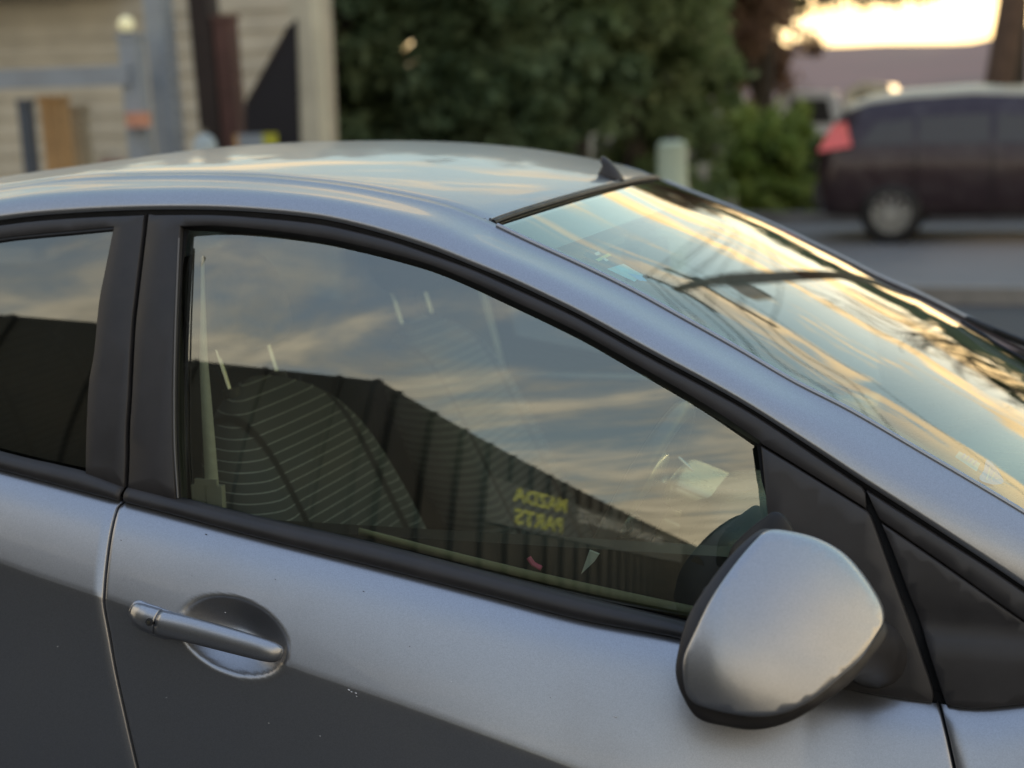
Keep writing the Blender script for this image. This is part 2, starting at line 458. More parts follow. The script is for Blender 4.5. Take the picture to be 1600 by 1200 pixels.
# printed black border just under the glass
def frit_w(x): return .030
rows_t = [ws_row(x, -.003) for x in np.linspace(WX0-.004, WX0+.075, 6)]
V, F = grid(np.array(rows_t), flip=True); b = MB().add(V, F)
for sgn in (1, -1):
    rws = []
    for x in np.linspace(WX0, WX1, 50):
        r = ws_row(x, -.0035); k_ = [0, 1] if sgn < 0 else [NS-2, NS-1]
        rws.append(r[k_])
    V, F = grid(np.array(rws), flip=True); b.add(V, F)
rws = [ws_row(x, -.003) for x in np.linspace(WX1-.06, WX1, 4)]; V, F = grid(np.array(rws), flip=True); b.add(V, F)
b.build('frit_border', M['frit'], screen, True)
# seal along the header and down both pillars
b = MB(); b.tube([tuple(p+np.array([.0075, 0, -.002])) for p in roof_row(HX-.006, -.004)], .0048, 8); b.build('header_seal', M['rubber'], car, True)
b = MB(); b.tube([tuple(p+np.array([.0015, 0, .0005])) for p in roof_row(HX-.004, -.001)], .0026, 6); b.build('header_bead', P_, car, True)
for sgn in (1, -1):
    b = MB(); b.tube([(x, sgn*(wd(x)+.0035), zT(x)-.004) for x in np.linspace(HX, 1.30, 50)], .003, 6)
    b.build('pillar_seal', M['rubber'], car, True)
    b = MB(); b.tube([(x, sgn*(wd(x)-.001), zT(x)-.0005) for x in np.linspace(HX+.012, 1.30, 50)], .0032, 8)
    b.build('pillar_edge', P_, car, True)

# ---- side: seams (pixel tracks of the photograph laid on the surfaces)
SB_T = [(228,335),(220,403),(212,470),(207,520),(202,620),(199,667),(198,720),(196,763)]     # between the doors, window level
SB_B = [(192,786),(182,797),(173,833),(166,883),(162,930),(163,953),(172,1000),(179,1042),(197,1125),(214,1199),(235,1290),(262,1400),(300,1550)]
SF_B = [(1462,1090),(1469,1107),(1480,1150),(1491,1200),(1510,1290),(1535,1400),(1560,1500)]
def seam_x(P):
    i = np.argsort(P[:, 2]); Z, X = P[i, 2], P[i, 0]; return lambda z: np.interp(z, Z, X)
sbB = seam_x(hits(SB_B, side)); sfB = seam_x(hits(SF_B, side))
print('seam bottoms', sbB(.5), sfB(.6), 'B top', hit(228,335), 'belt', hit(195,783), 'front', hit(1462,1090))

# door handle bowl
hc = hit(363, 997, side); ha = hit(447, 1030, side); hb = hit(345, 1055, side)
hax = (ha-hc)[[0, 2]]; La = np.linalg.norm(hax)*1.0; hax /= np.linalg.norm(hax); hay = np.array([-hax[1], hax[0]]); Lb = .047
def bowl(x, z):
    dx, dz = x-hc[0], z-hc[2]; u = (dx*hax[0]+dz*hax[1])/La; v = (dx*hay[0]+dz*hay[1])/Lb
    r2 = u*u+v*v; f = np.clip(1-r2, 0, 1)
    return .044*np.clip(1-np.clip(r2, 0, 1)**.8, 0, 1)*(1-.25*np.clip(v, -1, 1))
print('handle', hc, La)

def skin(name, xl, xr_, z0, parent, nu, nv, bowl_=None):
    """door or wing skin between two seams, from the belt line down to z0, its edges rolled in"""
    rows = []
    ga = np.concatenate([np.linspace(0, .30, 14), np.linspace(.30, .985, 26)[1:], [.993, 1.0]]); gb_ = np.concatenate([[.003, .008], np.linspace(.02, 1, nv-40)])
    vv = [(0, a) for a in ga]+[(1, a) for a in gb_]
    def zrow(x, v): 
        H = zB(x)-zC(x)
        return zB(x)-.0005-H*v[1] if v[0] == 0 else zC(x)-v[1]*(zC(x)-z0)
    for v in vv:
        # horizontal-ish rows that follow the belt
        xs_guess = np.linspace(0, 1, nu); row = []
        for u in xs_guess:
            x = .5
            for _ in range(4):
                z = zrow(x, v)
                x = xl(z)*(1-u)+xr_(z)*u
            z = zrow(x, v)
            y = side(x, z)-(bowl_(x, z) if bowl_ else 0.)
            row.append((x, -y, z))
        row = np.array(row)
        def roll(p, s): return [p+np.array([s*.0022, .0016, 0]), p+np.array([s*.0028, .012, 0])]
        a = roll(row[0], 0)[0], roll(row[-1], 0)[0]
        row2 = [row[0]+np.array([-.0006, .012, 0]), row[0]+np.array([-.0004, .0016, 0]), row[0]+np.array([.0012, 0, 0])]+list(row[1:-1])+[row[-1]+np.array([-.0012, 0, 0]), row[-1]+np.array([.0004, .0016, 0]), row[-1]+np.array([.0006, .012, 0])]
        rows.append(row2)
    V, F = grid(np.array(rows), flip=True); return mesh(name, V, F, P_, parent)

gapw = .0024
fdoor = skin('front_door', lambda z: sbB(z)+gapw, lambda z: sfB(z)-gapw, .30, car, 210, 150, bowl)
rdoor = skin('rear_door', lambda z: -.98+0*z, lambda z: sbB(z)-gapw, .30, car, 60, 60)
rq = skin('rear_quarter_panel', lambda z: -1.42+0*z, lambda z: -.986+0*z, .30, car, 14, 40)
wing = skin('front_wing', lambda z: sfB(z)+gapw, lambda z: 1.90+0*z, .62, car, 40, 50)

# window frames
L2 = [(-620,515),(-400,437),(-200,386),(0,351),(113,340),(224,335),(238,335),(333,335),(420,341),(500,350),(560,363),(620,379),(680,400),(740,422),(800,449),(880,486),(930,512),(1025,565),(1104,607),(1180,650),(1270,710),(1346,761)]
L2 = np.array(L2, float); L2[:, 1] += 1.5
GT = [(287,360),(333,362),(400,367),(493,379),(560,393),(620,408),(680,426),(740,451),(800,479),(880,517),(930,543),(1009,588),(1100,641),(1189,697)]
GTo = np.array(GT, float); GTo[:, 1] -= 9; GTo[0] = (281, 354); GTo[-1] = (1187, 690)
GL = [(281,354),(278,403),(274,470),(271,540),(269,620),(270,700),(274,781)]
cat = lambda *a: np.vstack(a)
f_out = cat(hits([(233,337)]+list(SB_T[1:]), n=4)+np.array([.0022, 0, 0]) if False else np.array([hit(a+3.5, b) for a, b in spl(SB_T, 4)][::-1]),
            hits(L2[6:], n=4), np.array([hit(1352, 772), hit(1353, 795)]), hits([(1187,692)], n=1), hits(GTo[::-1], n=4), hits(GL[1:], n=4), np.array([hit(262, 779)]))
rail_o['label'] = 'silver roof rail running down into the windscreen pillar'
ffr = patch('window_frame', f_out, G, M['black'], fdoor, .0, .010, .0015, .03)
GTr = [(-560,520),(-300,440),(-150,398),(0,373),(60,366),(115,361),(177,355)]
GRr = [(177,355),(172,380),(162,430),(154,472),(146,553),(138,600),(134,680),(133,741)]
r_out = cat(np.array([hit(a-3, b) for a, b in spl(SB_T, 4)]), np.array([hit(133, 741)]), hits(GRr[::-1], n=4), hits(GTr[::-1], n=4), np.array([hit(-620, 560), hit(-700, 560)]), hits(L2[:6], n=4))
rfr = patch('window_frame', r_out, G, M['black'], rdoor, .0, .010, .0015, .03)
# glass
Gg = lambda x, z: Ginner(x, z)-.010-.089*(x-.42)**2
g_out = cat(hits([(p[0], p[1]-7) for p in GT], n=4), np.array([hit(1205,800), hit(1215,1010)]), hits([(1215,1010),(1075,980),(910,945),(760,905),(596,862),(400,818),(268,790)], n=3)[1:], hits([(268,790),(268,600),(272,470),(280,353)], n=4)[1:-1])
Gr = lambda x, z: G(x, z)-.014+.05*(z-1.2)
fgl = patch('window_glass', g_out, Gg, M['side_glass'], fdoor, 0, 0, 0, .012, normals=True)
# the rear pane is a little flatter and stands at its own angle
rg_out = cat(hits([(-560,515),(-300,433),(-150,391),(0,368),(177,348)], n=4), hits([(180,353),(160,472),(143,600),(138,748)], n=4), hits([(138,748),(0,715),(-300,640),(-600,560)], n=3)[1:])
rgl = patch('window_glass', rg_out, Gr, M['dark_glass'], rdoor, 0, 0, 0, .012, normals=True)
# rubber run round the glass
def ribbon(name, A, B, m_, parent, offA=0., offB=0., bul=.0):
    n = min(len(A), len(B)); A, B = A[:n], B[:n]
    rows = []
    for a, b in zip(A, B):
        a = a+np.array([0, -offA, 0]); b = b+np.array([0, -offB, 0])
        rows.append([a+(b-a)*t+np.array([0, -bul*math.sin(math.pi*t), 0]) for t in np.linspace(0, 1, 7)])
    V, F = grid(np.array(rows)); o = mesh(name, V, F, m_, parent)
    return o
def shift(pts, dx, dy): return [(a+dx, b+dy) for a, b in pts]
ribbon('window_seal', hits(GTo), hits(GT, Gg), M['rubber'], fdoor, -.002, 0, .002)
ribbon('window_seal', hits([(287,360),(283,440),(279,520),(277,620),(278,700),(284,785)], Gg), hits([(281,354),(275,440),(271,520),(269,620),(270,700),(276,783)]), M['rubber'], fdoor, 0, -.002, .002)
b = MB(); b.tube([tuple(p+np.array([0, -.0005, 0])) for p in hits([(280,372),(277,440),(274,520),(272,620),(273,700),(278,778)])], .0013, 6); b.build('seal_lip', M['seal'], fdoor, True)
ribbon('window_seal', hits(GTr), hits([(a, b+7) for a, b in GTr], Gr), M['rubber'], rdoor, -.002, 0, .002)

# belt mouldings
BT = [(200,762),(263,778),(400,812),(596,857),(760,899),(910,938),(1075,977),(1200,1012)]
BBo = [(197,784),(263,801),(400,838),(596,887),(760,929),(910,968),(1069,998),(1200,1040)]
def moulding(T_, B_, parent):
    A = hits(T_); B = hits(B_); rows = []
    for a, b in zip(A, B):
        r = [a+np.array([0, .006, .001])]
        for t in np.linspace(0, 1, 12):
            r.append(a+(b-a)*t+np.array([0, -.0105*math.sin(math.pi*min(1, t*.9+.05))**.6, 0]))
        r.append(b+np.array([0, .006, -.001])); rows.append(np.array(r))
    rows.insert(0, rows[0]*0+rows[0].mean(0)); rows.append(rows[-1]*0+rows[-1].mean(0))
    V, F = grid(np.array(rows)); return mesh('belt_moulding', V, F, M['black'], parent)
moulding(BT, BBo, fdoor)
moulding([(-620,532),(-300,627),(0,708),(80,727),(133,740),(193,762)], [(-620,563),(-300,657),(0,733),(80,754),(133,768),(190,783)], rdoor)
# flat seal between moulding and glass
ribbon('belt_seal', hits([(a, b-7) for a, b in BT], Gg), hits(BT), M['rubber'], fdoor, .001, .002, .002)

# mirror sail on the door
sail = cat(hits([(1189,698),(1270,747),(1353,799)], n=4), hits([(1353,799),(1362,812),(1385,876),(1409,942),(1431,1002),(1457,1078),(1456,1098)], n=3)[1:],
           hits([(1375,1087),(1322,1076),(1200,1040),(1120,1015)], n=3), hits([(1130,985),(1212,960),(1206,880),(1200,808)], n=4))
patch('mirror_sail', sail, G, M['black'], fdoor, .0025, .012, .002, .02)
# fixed trim in front of the door
strip = cat(hits([(1354,768),(1450,829),(1540,886),(1600,927),(1700,992),(1800,1055)], n=4), hits([(1780,1080),(1700,1032),(1600,970),(1480,885),(1374,812)], n=4))
patch('pillar_foot_trim', strip, G, M['black'], car, .001, .012, .002, .02)
def rel(x, z):
    # a step pressed into the lower half
    f = 1/(1+np.exp((z-(.905-.10*(x-1.1)))/.010)); g = 1/(1+np.exp((z-(.872-.02*(x-1.1)))/.006))
    return -.010*f+.014*g
tri = cat(hits([(1377,818),(1480,888),(1600,973),(1700,1036),(1780,1084)], n=4), hits([(1760,1086),(1600,1099),(1525,1106),(1479,1101)], n=4), hits([(1479,1100),(1471,1078),(1448,1008),(1423,938),(1399,872),(1377,818)], n=4)[1:-1])
patch('corner_trim', tri, G, M['black'], car, .001, .012, .002, .012, relief=rel)
# dark structure behind the gaps
back = cat(hits([(-620,515),(0,352),(224,338),(500,352),(740,424),(1025,570),(1346,763),(1600,930),(1780,1060)], n=4), hits([(1760,1090),(1600,1110),(1375,1100),(1322,1090)], n=4), hits([(1300,1060),(1200,800),(1180,700)], n=3), hits([(p[0], p[1]-4) for p in GT[::-1]], n=4),
           hits([(276,420),(268,620),(274,790)], n=3), np.array([hit(130, 760)]), hits([(128,745),(134,600),(150,472),(173,352)], n=3), hits([(60,362),(0,369),(-300,435),(-560,514)], n=3))
patch('door_aperture', back, lambda x, z: G(x, z)-.0135, M['gap'], car, 0, .004, 0, .04)
rows = []
for x in np.linspace(-1.42, 1.6, 90):
    rows.append([(x, -(G(x, zB(x)+.012)-.013), zB(x)+.012)]+[(x, -(side(x, z)-.015), z) for z in np.linspace(zB(x), .32, 24)])
rows = np.array(rows)
bsel = ((rows[:, :, 0]-hc[0])/.14)**2+((rows[:, :, 2]-hc[2])/.09)**2 < 1
rows[:, :, 1][bsel] += .035
V, F = grid(rows); mesh('inner_side', V, F, M['gap'], car)
rows = []
for x in np.linspace(-1.42, 1.5, 80):
    z = zL(x); rows.append([(x, -(G(x, z)-.003), z-.001), (x, -(G(x, z-.016)-.012), z-.014)])
V, F = grid(np.array(rows)); mesh('door_top_seal', V, F, M['rubber'], car)

# ---- door handle
def off_side(px, py, off): return hit(px, py, side, off)
def ellipse_loft(name, sp, m_, parent, n=20):
    """sp: list of (centre, half height vector, half depth vector)"""
    rows = []
    for c, h, d in sp:
        rows.append([c+h*math.cos(q)*abs(math.cos(q))**(-.12 if abs(math.cos(q)) > 1e-6 else 0)+d*math.sin(q) for q in np.linspace(0, 2*math.pi, n, endpoint=False)])
    rows = np.array(rows); V, F = grid(rows, cv=True, flip=True)
    F.append(tuple(range(n))); F.append(tuple(range(len(V)-n, len(V)))[::-1]); return mesh(name, V, F, m_, parent)
hn = np.array([0, -1, .28]); hn /= np.linalg.norm(hn)
def handle_part(name, cl, wid, offs, dep, parent, n=30):
    C_ = spl(cl, 6); W_ = np.interp(np.linspace(0, 1, len(C_)), np.linspace(0, 1, len(wid)), wid); O_ = np.interp(np.linspace(0, 1, len(C_)), np.linspace(0, 1, len(offs)), offs)
    D_ = np.interp(np.linspace(0, 1, len(C_)), np.linspace(0, 1, len(dep)), dep)
    pts = [off_side(a, b, o_) for (a, b), o_ in zip(C_, O_)]; sp = []
    for i, p in enumerate(pts):
        t = pts[min(i+1, len(pts)-1)]-pts[max(i-1, 0)]; t /= np.linalg.norm(t)
        hv = np.cross(t, hn); hv /= np.linalg.norm(hv)
        if hv[2] < 0: hv = -hv
        dv = np.cross(hv, t); dv = dv if dv@hn > 0 else -dv
        sp.append((p, hv*W_[i], dv*D_[i]))
    return ellipse_loft(name, sp, P_, parent)
hd = handle_part('door_handle', [(249,973),(300,985),(360,1001),(410,1015),(432,1021),(441,1024)], [.0178,.0176,.0172,.0168,.0160,.0150,.0135,.0108,.0062], [.012,.013,.014,.014,.013,.012,.010,.006,.003], [.012,.011,.011,.011,.010,.010,.009,.007,.003], fdoor)
hk = handle_part('lock_cap', [(208,951),(212,954),(220,960),(232,966),(246,971)], [.0060,.0118,.0155,.0172,.0178], [.004,.007,.010,.012,.012], [.003,.008,.010,.0115,.012], fdoor)
handle_part('handle_gasket', [(206,949),(212,953),(224,962),(240,969),(262,977),(290,984)], [.0100,.0155,.0185,.0198,.0195,.012], [.0015]*6, [.004]*6, fdoor)
kp = off_side(233, 972, .0262)
b = MB(); b.tube([kp-hn*.012, kp+hn*.0008], .0052, 20); b.build('keyhole', M['interior'], fdoor, True)
b = MB(); b.tube([kp-hn*.010, kp+hn*.0022], [.0030, .0026], 12); b.build('lock_barrel', M['chrome'], fdoor, True)

# ---- stone chips and specks on the paint
chip = mat('bare_primer_chip', (.75, .75, .73), .7, noise=(50, .2)); spk = mat('dark_speck', (.05, .045, .04), .7)
for (px_, py_, r_, cm) in [(545,1078,.0011,chip),(549,1081,.0008,chip),(556,1083,.0010,chip),(557,1088,.0006,chip),(961,1120,.0016,chip),(568,924,.0008,spk),(352,957,.0007,chip),(189,844,.0008,spk),(322,835,.0010,spk),(640,1010,.0006,spk),(430,905,.0006,spk),(300,900,.0005,spk),(705,1065,.0006,chip),(860,1090,.0005,spk),(90,1010,.0005,chip),(420,1130,.0005,chip),(260,1090,.0005,chip),(500,1150,.0006,chip)]:
    P = hit(px_, py_, side, .0004); b = MB(); b.tube([P+np.array([-r_*1.3, 0, r_*.5]), P+np.array([r_*1.3, 0, -r_*.5])], [r_*.5, r_*.8], 6); b.build('stone_chip', cm, fdoor if px_ > 180 else rdoor)
# ---- door mirror
YM = -.93
def mh(px, py, y=YM):
    d = ray(px, py); return CAMP+d*((y-CY)/d[1])
def swell(O, low=True, n=72):
    """height of a stretched membrane over the outline O (x, z), fuller near its lower edge"""
    lo, hi = O.min(0)-.004, O.max(0)+.004; gx, gz = np.meshgrid(np.linspace(lo[0], hi[0], n), np.linspace(lo[1], hi[1], n), indexing='ij')
    ins = inpoly(np.stack([gx.ravel(), gz.ravel()], 1), O).reshape(n, n); v = (gz-lo[1])/(hi[1]-lo[1]); u = (gx-lo[0])/(hi[0]-lo[0])
    src = (.35+1.6*np.exp(-((v-.30)/.26)**2-((u-.42)/.45)**2)) if low else np.ones_like(v)
    h = np.zeros((n, n))
    for _ in range(2600): 
        q = np.zeros_like(h); q[1:-1, 1:-1] = .25*(h[2:, 1:-1]+h[:-2, 1:-1]+h[1:-1, 2:]+h[1:-1, :-2])+src[1:-1, 1:-1]*.25; h = np.where(ins, q, 0)
    h /= h.max()
    def f(x, z):
        a = np.clip((x-lo[0])/(hi[0]-lo[0])*(n-1), 0, n-1.001); b_ = np.clip((z-lo[1])/(hi[1]-lo[1])*(n-1), 0, n-1.001); i, j = int(a), int(b_); a -= i; b_ -= j
        return (h[i, j]*(1-a)*(1-b_)+h[i+1, j]*a*(1-b_)+h[i, j+1]*(1-a)*b_+h[i+1, j+1]*a*b_)
    return f
def dome(name, outline, apex, y0, H, m_, parent, pw=2.0, q=.5, nr=30, sign=1, fold=.0):
    """closed outline in the plane y=y0 swelling by H towards the camera (sign 1) or away (-1)"""
    O = np.array([mh(a, b, y0) for a, b in outline]); A = mh(*apex, y0); rows = []
    f = swell(O[:, [0, 2]], sign > 0 and q == .5) if H else None
    for r in np.sin(np.linspace(0, 1, nr)*math.pi/2):
        ring = []
        for p in O:
            P = A+(p-A)*r
            if H and r < .999: P = P+np.array([0, -sign*H*max(0, f(P[0], P[2]))**.56, 0])
            ring.append(P)
        rows.append(ring)
    V, F = grid(np.array(rows), cv=True, flip=(sign < 0)); return V, F
def closed_spl(pts, n=5):
    P = np.array(pts, float); m_ = len(P); out = []
    for i in range(m_):
        a, b, c, d = P[i-1], P[i], P[(i+1) % m_], P[(i+2) % m_]
        for t in np.arange(n)/n: out.append(.5*((2*b)+(-a+c)*t+(2*a-5*b+4*c-d)*t*t+(-a+3*b-3*c+d)*t**3))
    return out
shell_out = [(1196,833),(1228,834),(1275,846),(1316,869),(1347,902),(1374,944),(1381,972),(1372,992),(1346,1029),(1315,1058),(1267,1096),(1220,1117),(1169,1121),(1102,1108),(1074,1090),(1066,1055),(1068,1025),(1082,992),(1109,937),(1146,884),(1176,849)]
rim_out = [(1194,831),(1226,839),(1276,854),(1312,881),(1341,915),(1362,946),(1374,970),(1386,994),(1362,1030),(1326,1070),(1285,1100),(1232,1130),(1180,1142),(1131,1136),(1090,1124),(1067,1092),(1055,1055),(1059,1017),(1074,965),(1104,916),(1138,873),(1172,841)]
AX = mh(1115, 1114, -1.0)
def Sm(x, z):
    dz = z-AX[2]; dx = x-AX[0]
    d = np.where(dz > 0, 2.7*dz**2, 9.*dz**2)+np.where(dx > 0, 2.7*dx**2, .8*dx**2)+2.2*np.maximum(dx, 0)*np.maximum(dz, 0)
    return 1.005-d
Srim = lambda x, z: Sm(x, z)-.020
dm = patch('door_mirror', hits(closed_spl(rim_out), Srim, n=1), Srim, M['black'], car, 0, .012, .003, .012)
ms = patch('mirror_shell', hits(closed_spl(shell_out), Sm, n=1), Sm, P_, dm, 0, .012, .003, .008)
ro = hits(closed_spl(rim_out), Srim, n=1)+np.array([0, .004, 0]); rb = np.array([mh(a, b_, -.83) for a, b_ in closed_spl(rim_out)]); rb = rb.mean(0)+(rb-rb.mean(0))*np.array([.90, 1, .90])
rings = [ro, ro*.5+rb*.5, rb]
cb = rb.mean(0)
for r_ in np.cos(np.linspace(0.1, 1, 12)*math.pi/2): rings.append(cb+(rb-cb)*r_+np.array([0, .075*math.sqrt(max(0, 1-r_*r_)), 0]))
V, F = grid(np.array(rings), cv=True); mesh('mirror_housing', V, F, M['black'], dm)
# mirror arm to the sail
p0 = mh(1330, 1000, -.87); p1 = hit(1400, 1010)
b = MB(); b.tube([mh(1290,1000,-.86), mh(1335,1005,-.80), hit(1365,1030)+np.array([0,.02,0])], [.05,.04,.045], 16); b.build('mirror_arm', M['black'], dm, True)
# the mirror face looks back along the car
mc = mh(1105, 985, -.885)
ring = [(mc[0]-.004+.012*math.cos(q)*0, -.885+.066*math.cos(q), mc[2]+.052*math.sin(q)) for q in np.linspace(0, 2*math.pi, 32, endpoint=False)]
b = MB(); b.add(ring+[tuple(np.array(r)+np.array([.01, 0, 0])) for r in ring], [tuple(range(32)), tuple(range(63, 31, -1))]); b.build('mirror_glass', M['mirror'], dm)
bk = MB(); V2, F2 = dome('x', closed_spl([(1165,832),(1190,812),(1215,800),(1240,830),(1260,900),(1200,960),(1140,930),(1134,890),(1143,856)]), (1190,870), -.80, .03, None, None, 2.2, .5); bk.add(V2, F2)
V2, F2 = dome('x', closed_spl([(1165,832),(1190,812),(1215,800),(1240,830),(1260,900),(1200,960),(1140,930),(1134,890),(1143,856)]), (1190,870), -.80, .03, None, None, 2.2, .5, sign=-1); bk.add(V2, F2)
o_ = bk.build('mirror_housing_back', M['rubber'], dm, True)

# ---- aerial stub on the roof
def roof_z(x, y):
    s = y/(-wd(x)-.006); f = 1-s*s; return zT(x)-.001+crown(x)*max(f, 0)**.85
def roof_hit(px, py):
    d = ray(px, py); t = 2.0
    for _ in range(4000):
        P = CAMP+d*t
        if P[2] <= roof_z(min(P[0], HX), P[1]): return P
        t += .001
    return P
bpy.context.view_layer.update()
from mathutils.bvhtree import BVHTree
rbv = BVHTree.FromObject(roof, bpy.context.evaluated_depsgraph_get())
ab = np.array(rbv.ray_cast(Vector(CAMP), Vector(ray(955, 278)))[0]); print('aerial', ab)
def ap(px, py):
    d = ray(px, py); return CAMP+d*((ab[1]-CY)/d[1])
fin = [ap(935,272), ap(940,262), ap(943,256), ap(938,249), ap(940,244), ap(946,246), ap(955,253), ap(963,262), ap(970,272), ap(975,281), ap(972,284), ap(938,276)]
b = MB(); n = len(fin); cen = np.mean(fin, 0)
lay = [(-.016, .55), (-.013, .85), (-.006, 1.), (.006, 1.), (.013, .85), (.016, .55)]
V = []
for dy, s in lay:
    for p in fin: V.append(cen+(p-cen)*s+np.array([0, dy*(.45+.55*(1-(p[2]-ab[2])/.05)), -(1-s)*.010]))
F = [(i*n+k, i*n+(k+1) % n, (i+1)*n+(k+1) % n, (i+1)*n+k) for i in range(5) for k in range(n)]+[tuple(range(n))[::-1], tuple(5*n+k for k in range(n))]
b.add(V, F); b.build('aerial_base', M['black'], car, True)

# ---- rear end, floor, far side
rows = []
for k_, (dx, dz, w_) in enumerate([(0, 0, 1), (-.10, -.03, .98), (-.16, -.08, .99), (-.28, -.30, 1.1), (-.36, -.42, 1.25), (-.40, -.60, 1.42), (-.42, -.95, 1.45)]):
    r = roof_row(-1.42, -.001).copy(); f = 1-S_*S_
    r[:, 0] += dx-.06*f*min(1, k_/2); r[:, 1] *= w_; r[:, 2] += dz-(crown(-1.42)*f**.85)*min(1, k_/3); rows.append(r)
V, F = grid(np.array(rows)); tg = mesh('tailgate', V, F, P_, car)
b = MB(); b.box((.1, 0, .32), (3.2, 1.5, .06)); b.build('floor_pan', M['gap'], car)
for o_ in (rdoor, rq, wing):
    q = mirrored(o_, car)
    for ch in list(o_.children): mirrored(ch, q)
fd2 = mirrored(fdoor, car)
for ch in [c for c in fdoor.children if c.name.split('.')[0] in ('window_frame', 'window_glass', 'window_seal', 'belt_moulding', 'mirror_sail')]: mirrored(ch, fd2)
for nm in ('pillar_foot_trim', 'corner_trim', 'door_aperture', 'inner_side'):
    mirrored([c for c in car.children if c.name == nm][0], car)
# bonnet, cowl
rows = []
for x in np.linspace(1.40, 2.05, 26):
    k_ = (x-1.40)/.65; e_ = (x-1.40)
    zc = .975-.12*k_-.12*k_**3; hw = .70-.03*k_
    rows.append([(x+.10*(1-s*s), hw*s, zc+.03*(1-s**2)-.05*abs(s)**6) for s in np.linspace(-1, 1, 31)])
V, F = grid(np.array(rows), flip=True); mesh('bonnet', V, F, P_, car)
rows = []
for x in np.linspace(1.24, 1.40, 6):
    rows.append([(x+.08*(1-s*s), .66*s, .975-.1*(x-1.24)+.02*(1-s*s)) for s in np.linspace(-1, 1, 21)])
V, F = grid(np.array(rows), flip=True); mesh('scuttle_panel', V, F, M['black'], car)
def bon_edge(x):
    k_ = (x-1.40)/.65; return np.array([x, -(.70-.03*k_)-.003, .975-.12*k_-.12*k_**3-.052])
for sgn in (1, -1):
    rows = []
    for x in np.linspace(1.285, 2.05, 30):
        kk = max(0, (x-1.80)/.25)**2; zb_ = zB(x)-.03*max(0, x-1.3); a = np.array([x, -(float(side(x, zB(x)-.002))*(1-kk)+.69*kk), zb_])
        c = np.array([x, -G(x, zL(x)), zL(x)]) if x < 1.40 else bon_edge(x)
        rows.append([(p := a*(1-t)+c*t+np.array([0, -.018*math.sin(math.pi*t), .03*math.sin(math.pi*t)])) for t in np.linspace(0, 1, 9)])
    R_ = np.array(rows); R_[:, :, 1] *= sgn
    V, F = grid(R_, flip=(sgn < 0)); mesh('wing_shoulder', V, F, P_, car)
rows = []
for u in np.linspace(-1, 1, 61):
    au = abs(u)
    if au <= .75: q = u/.75; x, y, zt_ = 2.05+.10*(1-q*q), .67*q, .735+.03*(1-q*q)-.05*abs(q)**6
    else: q = (au-.75)/.25; x, y, zt_ = 2.05-.17*q**1.5, math.copysign(.67+.125*q**.6, u), .685+.07*q
    nx, ny = (.10 if au < .75 else .05), math.copysign(.02, u)
    rows.append([(x+nx*math.sin(t*2.2)*.8, y+ny*math.sin(t*2.6), zt_*(1-t)+.26*t) for t in np.linspace(0, 1, 16)])
V, F = grid(np.array(rows)); mesh('front_bumper', V, F, P_, car)
b = MB(); b.box((2.155, 0, .42), (.06, .80, .13)); b.build('lower_grille', M['black'], car)
for sgn in (1, -1):
    b = MB(); b.prism([(2.135, sgn*.40, .66), (2.06, sgn*.66, .66), (1.98, sgn*.74, .70), (2.05, sgn*.64, .585), (2.13, sgn*.45, .60)], (0, 0, 0), (.035, 0, .0)); b.build('headlight', M['chrome'], car)
#PART2
# ------------------------------------------------------------------ cabin
def at(px, py, y):
    d = ray(px, py); return CAMP+d*((y-CY)/d[1])

def stripe_mat():
    m_ = bpy.data.materials.new('pinstripe_fabric'); m_.use_nodes = True; T = NT(m_.node_tree); b = T.n['Principled BSDF']
    o = T.new('ShaderNodeTexCoord').outputs['Object']; x, y, z = T.sep(o)
    f = T.m('FRACT', T.m('ADD', T.m('MULTIPLY', z, 72.), T.m('MULTIPLY', x, 5.)))
    s = T.m('MULTIPLY', T.m('GREATER_THAN', f, .88), T.m('ADD', .5, T.m('MULTIPLY', T.noise(o, 60, 2, .5), .7)))
    wv = T.noise(o, 500, 2, .6)
    edge_ = T.m('ABSOLUTE', T.m('SUBTRACT', T.m('ABSOLUTE', T.m('SUBTRACT', T.m('ABSOLUTE', y), .37)), .150))
    seam_ = T.m('SUBTRACT', 1., T.ramp(edge_, .004, .016))
    c = T.mix(T.m('MULTIPLY', wv, .6), (.10, .108, .11, 1), (.05, .055, .06, 1))
    c = T.mix(seam_, c, (.01, .01, .012, 1)); s = T.m('MULTIPLY', s, T.m('SUBTRACT', 1., seam_))
    T.l.new(T.mix(s, c, (.40, .42, .41, 1)), b.inputs['Base Color']); b.inputs['Roughness'].default_value = .9
    bn = T.new('ShaderNodeBump'); bn.inputs['Strength'].default_value = .4; bn.inputs['Distance'].default_value = .001
    T.l.new(wv, bn.inputs['Height']); T.l.new(bn.outputs[0], b.inputs['Normal'])
    return m_
M['stripe'] = stripe_mat()
M['fabric'] = mat('dark_seat_fabric', (.07, .073, .078), .9, noise=(60, .3), bump=(500, .4, .0008))

